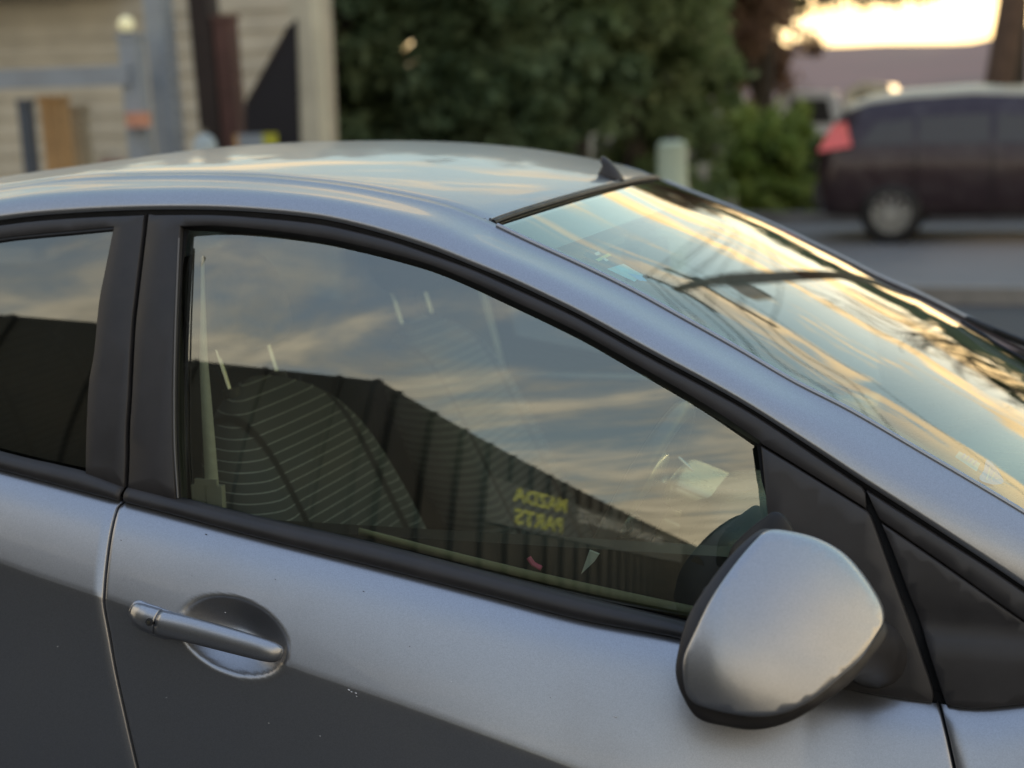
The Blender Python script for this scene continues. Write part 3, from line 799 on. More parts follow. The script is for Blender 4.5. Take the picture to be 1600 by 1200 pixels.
def seat(yc, x0=0.):
    rows = []
    for v in np.concatenate([np.linspace(0, .80, 18), .80+.2*np.sin(np.linspace(.1, 1, 12)*math.pi/2)]):
        xx, zc = x0+.285-.30*v, .50+.615*v
        k_ = max(0, (v-.55)/.45); hw = .255*(1-k_**2.4)**.5*.72+.255*.28*(1-k_**6)+.001
        th = .062*(1-max(0, (v-.7)/.3)**3*.92)
        ring = []
        for q in np.linspace(0, 2*math.pi, 44, endpoint=False):
            cy, sx = math.cos(q), math.sin(q); sy = math.copysign(abs(cy)**.55, cy)*hw
            dx = math.copysign(abs(sx)**.6, sx)*th
            if sx > 0: dx += .016*math.exp(-((abs(sy)/max(hw, .01)-.80)/.16)**2)*(1-k_)
            ring.append((xx+dx*.93, yc+sy, zc+dx*.3))
        rows.append(ring)
    V, F = grid(np.array(rows), cv=True, flip=True); F.append(tuple(range(len(V)-44, len(V))))
    s_ = mesh('seat', V, F, M['stripe'], car)
    rows = []
    for u in np.linspace(0, 1, 14):
        ring = [(x0+.22+.50*u, yc+math.copysign(abs(math.cos(q))**.5, math.cos(q))*.26, .47+.03*u+math.copysign(abs(math.sin(q))**.5, math.sin(q))*.07*(1-max(0, u-.85)*4)) for q in np.linspace(0, 2*math.pi, 28, endpoint=False)]
        rows.append(ring)
    V, F = grid(np.array(rows), cv=True, flip=True); F += [tuple(range(28)), tuple(range(len(V)-28, len(V)))[::-1]]
    mesh('seat_cushion', V, F, M['fabric'], s_)
    rows = []
    for v in np.linspace(-1, 1, 15):
        k_ = (1-abs(v)**3.2)**.4; ring = []
        for q in np.linspace(0, 2*math.pi, 28, endpoint=False):
            ring.append((x0-.035-.03*v+.052*k_*math.copysign(abs(math.sin(q))**.7, math.sin(q)), yc+.128*k_*math.copysign(abs(math.cos(q))**.6, math.cos(q)), 1.245+.085*v))
        rows.append(ring)
    V, F = grid(np.array(rows), cv=True, flip=True); F += [tuple(range(28)), tuple(range(len(V)-28, len(V)))[::-1]]
    mesh('headrest', V, F, M['fabric'], s_)
    for dy in (-.085, .085):
        b = MB(); b.tube([(x0-.008, yc+dy, 1.105), (x0-.03, yc+dy, 1.18)], .0055, 10); b.build('headrest_post', M['chrome'], s_, True)
        b = MB(); b.tube([(x0-.003, yc+dy, 1.098), (x0-.006, yc+dy, 1.112)], .014, 12); b.build('post_guide', M['interior'], s_, True)
seat(-.37); seat(.37)
# rear bench
rows = []
for v in np.linspace(0, 1, 14):
    hw = .60*(1-max(0, (v-.8)/.2)**3*.12); th = .07*(1-max(0, (v-.75)/.25)**2.5*.9)
    rows.append([(-.80-.22*v+th*math.copysign(abs(math.sin(q))**.5, math.sin(q)), hw*math.copysign(abs(math.cos(q))**.4, math.cos(q)), .50+.56*v) for q in np.linspace(0, 2*math.pi, 32, endpoint=False)])
V, F = grid(np.array(rows), cv=True, flip=True); F.append(tuple(range(len(V)-32, len(V)))); mesh('rear_bench', V, F, M['stripe'], car)
# belt hanging at the door pillar
le = [(314,400),(313,480),(312,560),(315,640),(320,745),(322,790)]; ri = [(318,400),(321,480),(325,560),(332,640),(341,745),(345,790)]
rows = [[at(a[0], a[1], -.655), at(b_[0], b_[1], -.650)] for a, b_ in zip(spl(le), spl(ri))]
V, F = grid(np.array(rows)); sb = mesh('seat_belt', V, F, M['belt'], car); sm = sb.modifiers.new('thick', 'SOLIDIFY'); sm.thickness = .0015
b = MB(); c_ = at(326, 775, -.65); b.box(c_, (.05, .012, .035)); b.box(c_+np.array([.0, -.004, .022]), (.036, .006, .010)); b.build('belt_guide', M['pale'], sb)
# pillar trims
for sgn in (1, -1):
    b = MB(); b.prism([(x_, sgn*(G(0, z_)-.050), z_) for x_, z_ in ((-.13, .95), (.055, .95), (.03, 1.14), (-.005, 1.36), (-.10, 1.36))], (0, 0, 0), (0, -sgn*.03, 0)); b.build('pillar_trim', M['interior'] if sgn < 0 else M['pale'], car)
    b = MB(); b.tube([(HX-.02, sgn*.50, 1.355), (.80, sgn*.555, 1.20), (1.05, sgn*.60, 1.06), (1.20, sgn*.63, .96)], .028, 10); b.build('windscreen_pillar_trim', M['pale'], car, True)
# roof lining
rows = []
for x in np.linspace(-1.40, HX-.02, 30): rows.append([(x, s*.52, zT(x)-.03+crown(x)*max(0, 1-s*s)**.85-.01) for s in np.linspace(-1, 1, 15)])
V, F = grid(np.array(rows)); mesh('headliner', V, F, M['headliner'], car)
# sun visor and interior mirror
b = MB(); b.box((HX+.02, -.28, 1.345), (.15, .34, .014), ry=.35); b.build('sun_visor', M['headliner'], car)
b = MB(); b.box((HX+.02, .28, 1.345), (.15, .34, .014), ry=.35); b.build('sun_visor', M['headliner'], car)
b = MB(); b.box((HX+.10, 0, 1.275), (.03, .22, .055), ry=-.1); rm = b.build('rear_view_mirror', M['interior'], car)
b = MB(); b.box((HX+.083, 0, 1.275), (.003, .205, .045), ry=-.1); b.build('mirror_face', M['mirror'], rm)
# dashboard
dashm = mat('soft_sheen_dash', (.09, .088, .08), .30, noise=(20, .2), bump=(500, .2, .0005))
rows = []
for y_ in np.linspace(-.64, .64, 50):
    hood = math.exp(-((y_+.37)/.17)**4)*.045; mid = math.exp(-(y_/.12)**4)*.012
    rows.append([(1.22, y_, .945), (1.05, y_, .945+hood*.2), (.90, y_, .94+hood*.8+mid), (.80-hood*.6, y_, .93+hood+mid), (.765-hood, y_, .905+hood), (.745-hood*.4, y_, .86), (.74, y_, .74), (.78, y_, .60), (.82, y_, .45)])
R_ = np.array([spl(r, 3) for r in rows]); V, F = grid(R_, flip=True); dash = mesh('dashboard', V, F, dashm, car)
for yy in (-.52, .52, -.07, .07):
    b = MB(); b.tube([(.752, yy, .835), (.738, yy, .835)], .032, 20); b.build('air_vent', M['chrome'] if abs(yy) > .3 else M['interior'], dash, True)
# steering wheel with silver spokes
wc = np.array([.625, -.37, .915]); ax = np.array([-.90, 0, .43]); ax /= np.linalg.norm(ax); e1 = np.array([0, 1., 0]); e2 = np.cross(ax, e1); e2 = -e2 if e2[2] < 0 else e2
b = MB(); b.tube([wc+(e1*math.cos(q)+e2*math.sin(q))*.182 for q in np.linspace(0, 2*math.pi, 49)], .0155, 12, False)
sw = b.build('steering_wheel', mat('wheel_leather', (.03, .03, .032), .35, noise=(50, .2)), car, True)
b = MB(); b.tube([wc+ax*.01, wc-ax*.05], [.062, .075], 24); b.tube([wc-ax*.05, wc-ax*.20], [.04, .045], 16); b.build('wheel_hub', M['interior'], sw, True)
for a_ in (.15, math.pi-.15, -math.pi/2):
    dv = e1*math.cos(a_)+e2*math.sin(a_); b = MB(); b.tube([wc+dv*.055-ax*.012, wc+dv*.12-ax*.006, wc+dv*.178], [.022, .015, .012], 10); b.build('spoke', mat('satin_silver_plastic', (.42, .42, .40), .3, .7, noise=(30, .1)), sw, True)
scr = mat('dash_window_glow_cream', (.60, .53, .38), .30, .5, noise=(20, .1))  # cream colour paints the windscreen light caught by wheel and dash
def slab(name, c, d, parent, ry=0., n=22, e=.35):
    rows = []
    for a in np.linspace(-math.pi/2, math.pi/2, 14):
        ca, sa = abs(math.cos(a))**e, math.copysign(abs(math.sin(a))**e, math.sin(a))
        rows.append([(lambda p: (c[0]+p[0]*math.cos(ry)+p[2]*math.sin(ry), c[1]+p[1], c[2]-p[0]*math.sin(ry)+p[2]*math.cos(ry)))((d[0]*sa, d[1]*ca*math.copysign(abs(math.cos(q))**e, math.cos(q)), d[2]*ca*math.copysign(abs(math.sin(q))**e, math.sin(q)))) for q in np.linspace(0, 2*math.pi, n, endpoint=False)])
    V, F = grid(np.array(rows), cv=True); return mesh(name, V, F, scr, parent)
slab('airbag_pad', (wc[0]+.015, -.37, .965), (.020, .075, .050), sw, .45)
slab('binnacle_cover', (.735, -.37, .962), (.045, .085, .022), dash, .35)
slab('column_shroud', (.69, -.37, .90), (.06, .04, .028), dash, .40)
b = MB(); b.tube([at(1014, 788, -.40), at(1040, 793, -.40), at(1066, 797, -.40)], [.0015, .0025, .0012], 8); b.build('dash_glint', M['chrome'], dash, True)  # both thin bars are added to stand in for glints on the dash
b = MB(); b.tube([at(1060, 714, -.40), at(1072, 726, -.40), at(1083, 736, -.40)], [.002, .003, .0015], 8); b.build('dash_glint', M['chrome'], dash, True)
b = MB(); b.tube([wc-ax*.08+np.array([0, -.05, 0]), wc-ax*.07+np.array([-.01, -.20, .035])], [.011, .008], 10); b.build('indicator_stalk', M['interior'], car, True)
# door inner top, light strip seen through the glass
A = [at(a, b_, -.705) for a, b_ in spl([(560,826),(700,862),(850,898),(1000,931),(1100,952)], 5)]; B = [at(a, b_, -.700) for a, b_ in spl([(560,836),(700,876),(850,915),(1000,950),(1100,973)], 5)]
V, F = grid(np.array([[a, b_] for a, b_ in zip(A, B)])); di = mesh('inner_sill', V, F, mat('olive_sill_plastic', (.30, .29, .17), .55, noise=(20, .2)), fdoor); di.modifiers.new('thick', 'SOLIDIFY').thickness = .003
b = MB(); b.box((.45, -.655, .72), (1.15, .05, .46)); b.build('door_card', M['interior'], fdoor)
b = MB(); b.box((.45, .655, .72), (1.15, .05, .46)); b.build('door_card', M['interior'], fd2)
for sgn in (1, -1):
    b = MB(); b.box((-.62, sgn*.655, .72), (.80, .05, .46)); b.build('rear_door_card', M['interior'], car)
# pale paper tag and pink strap end inside the door
c_ = at(920, 880, -.12); b = MB(); p = [at(908, 897, -.695), at(921, 860, -.695), at(936, 866, -.695), at(928, 878, -.695)]; b.prism(p, (0, 0, 0), (.0, .004, 0)); b.build('paper_tag', mat('pale_paper', (.55, .58, .52), .8, noise=(30, .1)), car)
b = MB(); b.tube([at(826, 871, -.695), at(833, 881, -.695), at(846, 888, -.695)], .0038, 8); b.build('belt_buckle', mat('pink_plastic', (.60, .10, .20), .4, noise=(30, .1)), car, True)

# ---- stickers inside the screen
bpy.context.view_layer.update()
from mathutils.bvhtree import BVHTree
wbv = BVHTree.FromObject(screen, bpy.context.evaluated_depsgraph_get())
def wsp(px, py, dn=-.003):
    h = wbv.ray_cast(Vector(CAMP), Vector(ray(px, py))); n = h[1] if h[1].z > 0 else -h[1]
    return np.array(h[0]+n*dn)
def ws_patch(name, P4, m_, dn=-.003, n=8):
    """quad on the screen between four picture corners"""
    rows = []
    for u in np.linspace(0, 1, n):
        rows.append([wsp(*((1-v)*((1-u)*np.array(P4[0])+u*np.array(P4[1]))+v*((1-u)*np.array(P4[3])+u*np.array(P4[2]))), dn) for v in np.linspace(0, 1, n)])
    V, F = grid(np.array(rows)); return mesh(name, V, F, m_, screen)
stk = mat('sticker_grey', (.030, .036, .04), .5, noise=(80, .3)); sty = mat('sticker_yellow', (.55, .60, .22), .6, noise=(60, .1))
stw = mat('sticker_white', (.62, .68, .66), .6, noise=(60, .1)); stb = mat('sticker_blue', (.03, .42, .85), .5, noise=(70, .2))
stp = mat('sticker_pale_blue', (.25, .66, .80), .55, noise=(60, .3)); sto = mat('sticker_orange', (.60, .38, .22), .6, noise=(60, .2))
ws_patch('inspection_sticker', [(911,396),(932,384),(972,401),(946,414)], stk, -.002)
ws_patch('sticker_number', [(931,404),(951,394),(956,397),(936,407)], sty, -.0015, 4)
ws_patch('sticker_number', [(929,394),(936,391),(939,396),(932,398)], stw, -.0015, 4)
ws_patch('sticker_number', [(940,402),(944,400),(952,405),(948,407)], stw, -.0015, 4)
ws_patch('licence_label', [(949,418),(975,410),(1006,428),(992,438)], stp, -.002)
ws_patch('licence_print', [(981,425),(1003,429),(1012,438),(1000,437)], stb, -.0015, 5)
ws_patch('service_sticker', [(1493,712),(1500,703),(1533,722),(1527,735)], stp, -.002)
def ws_poly(name, pts, m_, dn):
    c = np.mean(pts, 0); V = [wsp(*c, dn)]+[wsp(*p, dn) for p in pts]; n = len(pts)
    return mesh(name, V, [(0, 1+i, 1+(i+1) % n) for i in range(n)], m_, screen)
ws_poly('service_label', closed_spl([(1531,747),(1538,733),(1542,717),(1551,722),(1562,736),(1569,750),(1564,755),(1549,755)], 3), stb, -.0015)
for k_ in range(3):
    t = k_*7; ws_patch('label_line', [(1541+t, 748-t*.1), (1547+t, 728+t*1.2), (1549+t, 729+t*1.2), (1543.5+t, 749-t*.1)], stp, -.001, 4)
for k_ in range(4):
    t = k_*6; ws_patch('label_line', [(1503+t, 713+t*.6), (1508+t, 707+t*.6), (1510+t, 709+t*.6), (1505+t, 715+t*.6)], stb, -.001, 3)

# ---- wiper at the far foot of the screen
b = MB(); b.tube([wsp(1505,506,.012), wsp(1545,530,.018), wsp(1598,556,.022), (1.33, .02, 1.045), (1.40, -.06, .99)], [.004, .006, .007, .009, .013], 8); wi = b.build('wiper', M['rubber'], car, True)
b = MB(); b.tube([wsp(1500,507,.006), wsp(1560,545,.006), wsp(1598,566,.006)], .0035, 6); b.build('wiper_blade', M['rubber'], wi, True)

# ---- wheels of the near car
def wheel(parent, x, y, r=.30, sgn=-1, rim=None, n=10):
    rim = rim or M['rimgrey']
    prof = [(.19, .0), (.245, .0), (.275, .012), (.296, .035), (.30, .06), (.30, .14), (.296, .165), (.275, .185), (.19, .19)]
    rows = []
    for q in np.linspace(0, 2*math.pi, 36, endpoint=False):
        rows.append([(x+math.cos(q)*a*r/.3, y+sgn*(-b_+.095), r+math.sin(q)*a*r/.3) for a, b_ in prof])
    V, F = grid(np.array(rows), cu=True, flip=sgn > 0); w_ = mesh('wheel', V, F, M['rubber'], parent)
    b = MB(); s = r/.3
    b.tube([(x, y+sgn*.03, r), (x, y+sgn*.045, r)], .19*s, 32)
    for k_ in range(n):
        a = 2*math.pi*k_/n; b.tube([(x+math.cos(a)*.03*s, y+sgn*.075, r+math.sin(a)*.03*s), (x+math.cos(a)*.185*s, y+sgn*.085, r+math.sin(a)*.185*s)], [.022*s, .016*s], 6)
    b.tube([(x+.188*s*math.cos(q), y+sgn*.085, r+.188*s*math.sin(q)) for q in np.linspace(0, 2*math.pi, 33)], .010, 6, False)
    b.tube([(x, y+sgn*.04, r), (x, y+sgn*.09, r)], .035*s, 16); b.build('rim', rim, w_, True)
    return w_
M['rimgrey'] = mat('wheel_cover_silver', (.50, .50, .47), .35, .6, noise=(10, .2))
for x_ in (1.32, -1.17):
    for sg in (-1, 1): wheel(car, x_, sg*.74, .30, sg)

# ------------------------------------------------------------------ the ground
def plane(name, x0, x1, y0, y1, z, m_, kind='structure'):
    o = mesh(name, [(x0, y0, z), (x1, y0, z), (x1, y1, z), (x0, y1, z)], [(0, 1, 2, 3)], m_, None, False); return tag(o, kind=kind)
gm = mat('bare_ground', (.075, .066, .05), .95, noise=(.8, .5, (.05, .06, .035)), bump=(6, .6, .03))
plane('ground', -1500, 1500, -1500, 1500, 0, gm)
plane('yard_asphalt', -30, 34, -42, 9.2, .004, mat('old_yard_asphalt', (.062, .062, .064), .8, noise=(3, .35), bump=(120, .5, .006)))
plane('road', -80, 80, 9.35, 16.4, .008, mat('grey_chipseal', (.20, .195, .19), .85, noise=(1.2, .15), bump=(90, .5, .006)))
kb = MB()
for y_ in (9.27, 16.5): kb.box((0, y_, .065), (160, .15, .13))
tag(kb.build('kerb', mat('concrete_kerb', (.26, .25, .23), .85, noise=(4, .3))), kind='structure')
plane('verge', -80, 80, 16.58, 18.4, .012, mat('verge_grass', (.055, .085, .025), .9, noise=(5, .5), bump=(60, 1, .03)))
plane('dirt_bank', -30, 12, 18.4, 30, .016, mat('brown_earth', (.13, .10, .085), .95, noise=(2, .4), bump=(20, .8, .03)))
# far low hill
hx_ = np.linspace(-420, 420, 90); rows = []
for k_, yy in enumerate(np.linspace(150, 420, 14)):
    rows.append([(x_, yy, -1+(9.5+4.5*math.sin(x_*.021+.9)+1.6*math.sin(x_*.11)+.9*math.sin(x_*.43+k_))*math.sin(min(1, k_/6)*math.pi/2)*(.72+.3*k_/14)) for x_ in hx_])
V, F = grid(np.array(rows), flip=True); tag(mesh('hill', V, F, mat('hazed_wooded_hillside', (.26, .16, .15), .95, noise=(.05, .4, (.19, .13, .12)))), kind='structure')  # warm haze is put into the hill's lightened colour

# ------------------------------------------------------------------ corrugated building behind the camera (seen in the glass and paint)
Cn = np.array([-1.317, -6.678]); D = np.array([.3746, -.9272]); nW = np.array([.9272, .3746])
corr = mat('black_corrugated_steel', (.010, .014, .018), .45, .2, noise=(1.5, .3))
def eave(s): return 4.30
bld = thing('corrugated_shed', 'long black corrugated steel shed mirrored in the front side window', 'shed', (Cn[0], Cn[1], 0))
PITCH = .47
def sheet(P0, d, n, s0, s1, zt0, zt1, name='corrugated_sheet'):
    prof = []; k_ = math.ceil(s0/PITCH-1e-6)
    s = s0; pr = [(s0, 0)]
    i = k_
    while i*PITCH < s1-.02:
        c = i*PITCH
        for ds, h in ((-.045, 0), (-.028, .055), (.028, .055), (.045, 0)):
            if s0 < c+ds < s1: pr.append((c+ds, h))
        i += 1
    pr.append((s1, 0)); V = []; F = []
    for (a, h) in pr:
        p = P0+d*a+n*h-np.array([Cn[0], Cn[1]]); zt = zt0+(zt1-zt0)*(a-s0)/(s1-s0)
        V += [(p[0], p[1], 0), (p[0], p[1], zt)]
    for i in range(len(pr)-1): F.append((2*i, 2*i+2, 2*i+3, 2*i+1))
    o = mesh(name, V, F, corr, bld, False); o.modifiers.new('thick', 'SOLIDIFY').thickness = .004; return o
s = 0.
while s < 31.4:
    e_ = s+PITCH*2; sheet(Cn, D, nW, s+.001, e_-.001, eave(s), eave(e_)); s = e_
D2 = np.array([-.971, .237]); D2 /= np.linalg.norm(D2); n2 = np.array([-D2[1], D2[0]])*-1
if n2[1] < 0: n2 = -n2
s = 0.
while s < 9.:
    e_ = s+PITCH*2; sheet(Cn, D2, n2, s+.001, e_-.001, 4.28+.03*s, 4.28+.03*e_); s = e_
b = MB(); pA = Cn-nW*.05-Cn; q1 = D*31.5; q2 = D2*9.3
ins = -.12
b.prism([(D[0]*.2-nW[0]*.12, D[1]*.2-nW[1]*.12, 0), (q1[0]-nW[0]*.12, q1[1]-nW[1]*.12, 0), (q1[0]-nW[0]*9, q1[1]-nW[1]*9, 0), (q2[0], q2[1]-3, 0), (q2[0]-n2[0]*.12, q2[1]-n2[1]*.12, 0)], (0, 0, .02), (0, 0, 4.15))
b.build('shed_frame', M['gap'], bld)
# flashing on the corner
b = MB(); b.box((0, 0, 2.14), (.10, .10, 4.30), rz=.4); b.build('corner_flashing', corr, bld)
# sign band with lettering
def wpt(s, z, o_=.075): p = D*s+nW*o_; return (p[0], p[1], z)
sgm = mat('charcoal_sign_board', (.14, .145, .14), .6, noise=(2, .15)); ylw = mat('lime_yellow_lettering', (.95, .98, .15), .5, noise=(3, .1)); gry = mat('grey_lettering', (.9, .9, .88), .6, noise=(3, .1))
sign = thing('sign_board', 'charcoal sign with lime yellow and grey words fixed to the corrugated wall', 'sign', (Cn[0], Cn[1], 0))
def board(name, s0, s1, zb0, zb1, zt0, zt1):
    b = MB(); b.add([wpt(s0, zb0), wpt(s0, zt0), wpt(s1, zt1), wpt(s1, zb1), wpt(s0, zb0, .06), wpt(s0, zt0, .06), wpt(s1, zt1, .06), wpt(s1, zb1, .06)], [(0, 1, 2, 3), (7, 6, 5, 4), (0, 4, 5, 1), (1, 5, 6, 2), (2, 6, 7, 3), (3, 7, 4, 0)])
    return b.build(name, sgm, sign)
board('panel', 3.25, 14.3, 2.46, 2.62, 3.52, 4.02); board('panel', 14.38, 22, 2.62, 2.7, 4.02, 4.08)
def lettering(txt, quad, m_, bold=.012):
    """quad: far-top, near-top, near-bottom, far-bottom as (s, z)"""
    cu = bpy.data.curves.new('lettering', 'FONT'); cu.body = txt; cu.offset = bold; cu.resolution_u = 3
    to = bpy.data.objects.new('tmp', cu); COL.objects.link(to); bpy.context.view_layer.update()
    me = bpy.data.meshes.new_from_object(to.evaluated_get(bpy.context.evaluated_depsgraph_get())); bpy.data.objects.remove(to)
    co = np.array([v.co[:] for v in me.vertices]); lo, hi = co.min(0), co.max(0)
    for v in me.vertices:
        u = (v.co.x-lo[0])/(hi[0]-lo[0]); t = (v.co.y-lo[1])/(hi[1]-lo[1])
        a = np.array(quad[0])*(1-u)+np.array(quad[1])*u; b_ = np.array(quad[3])*(1-u)+np.array(quad[2])*u; p = b_*(1-t)+a*t
        v.co = wpt(p[0], p[1], .079)
    return link('lettering', me, m_, sign, False)
lettering('MAZDA', [(7.0, 3.76), (4.19, 3.49), (4.24, 3.14), (7.0, 3.31)], ylw, .03)
lettering('PARTS', [(6.8, 3.12), (4.32, 2.98), (4.37, 2.57), (6.8, 2.66)], ylw, .03)
lettering('GEARBOXES', [(12.0, 3.73), (7.78, 3.64), (7.83, 3.19), (12.0, 3.36)], gry)
lettering('·', [(12.48, 3.60), (12.28, 3.60), (12.28, 3.48), (12.48, 3.48)], gry)
lettering('ENGINES', [(17.4, 3.84), (12.8, 3.72), (12.8, 3.34), (17.4, 3.45)], gry)

# ------------------------------------------------------------------ foliage and trees
def leaf_mat(name, a, b_, tr=.25):
    m_ = bpy.data.materials.new(name); m_.use_nodes = True; T = NT(m_.node_tree); p = T.n['Principled BSDF']
    o = T.new('ShaderNodeTexCoord').outputs['Object']
    T.l.new(T.mix(T.ramp(T.noise(o, 1.6, 4, .6), .35, .65), (*a, 1), (*b_, 1)), p.inputs['Base Color']); p.inputs['Roughness'].default_value = .55
    p.inputs['Specular IOR Level'].default_value = .15
    tl = T.new('ShaderNodeBsdfTranslucent'); T.l.new(p.inputs['Base Color'].links[0].from_socket, tl.inputs[0]); mx = T.new('ShaderNodeMixShader'); mx.inputs[0].default_value = .45
    T.l.new(p.outputs[0], mx.inputs[1]); T.l.new(tl.outputs[0], mx.inputs[2]); T.l.new(mx.outputs[0], [n for n in T.n if n.type == 'OUTPUT_MATERIAL'][0].inputs[0])
    return m_
bark = mat('grey_brown_bark', (.085, .068, .05), .9, noise=(8, .4), bump=(30, .8, .02))
def crown_mesh(name, blobs, n, size, m_, parent, seed, holes=()):
    R_ = np.random.RandomState(seed); B_ = np.array(blobs, float); wgt = B_[:, 3]**2; wgt /= wgt.sum()
    ncl = max(30, n//70); bi = R_.choice(len(B_), ncl, p=wgt); d = R_.normal(size=(ncl, 3)); d /= np.linalg.norm(d, axis=1)[:, None]
    cc = B_[bi, :3]+d*(B_[bi, 3]*R_.uniform(.55, 1.02, ncl))[:, None]*np.array([1, 1, 1.0])
    cs = B_[bi, 3]*R_.uniform(.10, .26, ncl); ci = R_.randint(0, ncl, n)
    P = cc[ci]+R_.normal(size=(n, 3))*cs[ci][:, None]*.6
    a = R_.normal(size=(n, 3)); a /= np.linalg.norm(a, axis=1)[:, None]; t = R_.normal(size=(n, 3)); b_ = np.cross(a, t); b_ /= np.linalg.norm(b_, axis=1)[:, None]
    s_ = size*R_.uniform(.6, 1.4, n)[:, None]
    for h in holes: pass
    V = np.stack([P-a*s_, P-b_*s_*.5, P+a*s_, P+b_*s_*.5], 1).reshape(-1, 3); V[:, 2] = np.maximum(V[:, 2], .03)
    me = bpy.data.meshes.new(name); me.vertices.add(4*n); me.vertices.foreach_set('co', V.ravel().astype(np.float32))
    me.loops.add(4*n); me.loops.foreach_set('vertex_index', np.arange(4*n, dtype=np.int32)); me.polygons.add(n)
    me.polygons.foreach_set('loop_start', np.arange(n, dtype=np.int32)*4); me.update(calc_edges=True)
    return link(name, me, m_, parent, False)
def tree(x, y, h, r, label, lm, seed, n=14000, size=.07, low=.3, group=None, name='tree', cat_='tree'):
    R_ = random.Random(seed); t = thing(name, label, cat_, (x, y, 0), 0, group)
    b = MB(); top = h*.78; b.tube([(0, 0, -.1), (R_.uniform(-.1, .1), 0, top*.4), (R_.uniform(-.3, .3), R_.uniform(-.2, .2), top)], [.035*h, .025*h, .008*h], 10)
    blobs = []
    for k_ in range(9):
        a = R_.uniform(0, 6.28); z_ = h*(low+(1-low)*R_.uniform(.12, .86)); rr_ = r*R_.uniform(.35, .75)*(1.15-abs(z_/h-.55)*.7)
        p = (math.cos(a)*rr_*.9, math.sin(a)*rr_*.9, z_); blobs.append((*p, r*R_.uniform(.38, .58)))
        b.tube([(0, 0, z_*.55), (p[0]*.5, p[1]*.5, z_*.85), p], [.012*h, .008*h, .003*h], 6)
    blobs.append((0, 0, h*(low+.6*(1-low)), r*.75))
    b.build('trunk', bark, t, True); crown_mesh('crown', blobs, n, size, lm, t, seed)
    return t
dkg = leaf_mat('dark_evergreen_leaves', (.10, .15, .07), (.21, .27, .14)); mdg = leaf_mat('mid_green_leaves', (.14, .20, .08), (.26, .31, .15))
lmg = leaf_mat('fresh_green_leaves', (.24, .34, .08), (.36, .44, .13)); rdl = leaf_mat('reddish_brown_leaves', (.26, .16, .11), (.34, .23, .15)); gyl = leaf_mat('grey_green_leaves', (.17, .18, .13), (.26, .26, .19))
tree(-5.6, 12.4, 3.9, 1.15, 'dark evergreen tree right behind the cream post', dkg, 1, low=.02, n=26000)
tree(-4.75, 13.6, 2.75, 1.15, 'shortest dark evergreen, with pale sky glinting through its top', dkg, 2, low=.02, n=15000)
tree(-3.75, 13.0, 4.4, 1.30, 'tall dark green tree above the middle of the silver roof', dkg, 3, low=.02, n=28000)
tree(-2.70, 13.5, 4.6, 1.30, 'mid green tree left of the fresh green bush', mdg, 4, low=.02, n=28000)
tree(-4.9, 19.0, 6.0, 2.6, 'tall grey green tree standing behind the evergreens', gyl, 5, low=.15, n=8000)
tree(-2.60, 20.5, 5.6, 1.60, 'reddish brown leaved tree left of the bright sky', rdl, 6, low=.32, n=22000)
tree(-3.35, 16.9, 4.6, .95, 'grey green tree between the hedge and the reddish brown tree', gyl, 7, low=.05, n=16000)
tree(-2.05, 17.4, 1.45, .75, 'low fresh green bush left of the dark parked car', lmg, 8, low=.0, n=9000, name='bush', cat_='bush')
tree(-1.65, 18.2, 1.05, .60, 'low dark bush at the tail of the parked car', mdg, 9, low=.0, n=7000, name='bush', cat_='bush')
for k_, (xx, yy, hh, rr_) in enumerate([(-9, 21, 6.5, 2.6), (-12.5, 19, 6, 2.4), (7.5, 26, 6.2, 2.2), (11, 30, 7, 2.8), (16, 27, 6.5, 2.6)]):
    tree(xx, yy, hh, rr_, ['broad grey green tree behind the left end of the cream shed', 'second broad grey green tree, far left beyond the cream shed', 'round tree beyond the road at the bonnet end of the parked car', 'big round tree right of the bare tree', 'far right round tree beyond the road'][k_], [gyl, gyl, mdg, mdg, dkg][k_], 20+k_, n=12000, size=.10, low=.1)
# bare tree beyond the road, seen in the windscreen
def bare(x, y, h, label, seed):
    R_ = random.Random(seed); t = thing('bare_tree', label, 'tree', (x, y, 0)); b = MB(); tw = MB()
    def grow(p, d, L, r, lev):
        q = p+d*L*.5+Vector((R_.uniform(-1, 1), R_.uniform(-1, 1), R_.uniform(-.4, .6)))*L*.07; e_ = p+d*L
        (b if lev < 3 else tw).tube([p, q, e_], [r, r*.8, r*.62], 6 if lev < 3 else 4, False)
        if lev >= 6: return
        for _ in range(3 if lev < 4 else 2):
            nd = (d+Vector((R_.uniform(-1, 1), R_.uniform(-1, 1), R_.uniform(-.35, .75)))*.75).normalized()
            grow(e_ if R_.random() < .7 else q, nd, L*R_.uniform(.6, .82), r*.58, lev+1)
    grow(Vector((0, 0, 0)), Vector((.05, 0, 1)), h*.28, h*.022, 0)
    b.build('trunk', bark, t, True); tw.build('twigs', bark, t); return t
bare(3.2, 21, 8.5, 'leafless tree mirrored in the windscreen right of the pole', 11)
bare(5.2, 24, 9.0, 'leafless tree mirrored near the blue label, right of the other bare tree', 14)
tree(4.75, 21.5, 4.6, 1.2, 'dark bushy tree below the second leafless tree, mirrored at the foot of the windscreen', dkg, 31, n=9000, low=.1)
tree(2.75, 19.6, 3.9, 1.05, 'dark round tree just right of the leaning pole, beyond the parked car bonnet', dkg, 32, n=9000, low=.1)
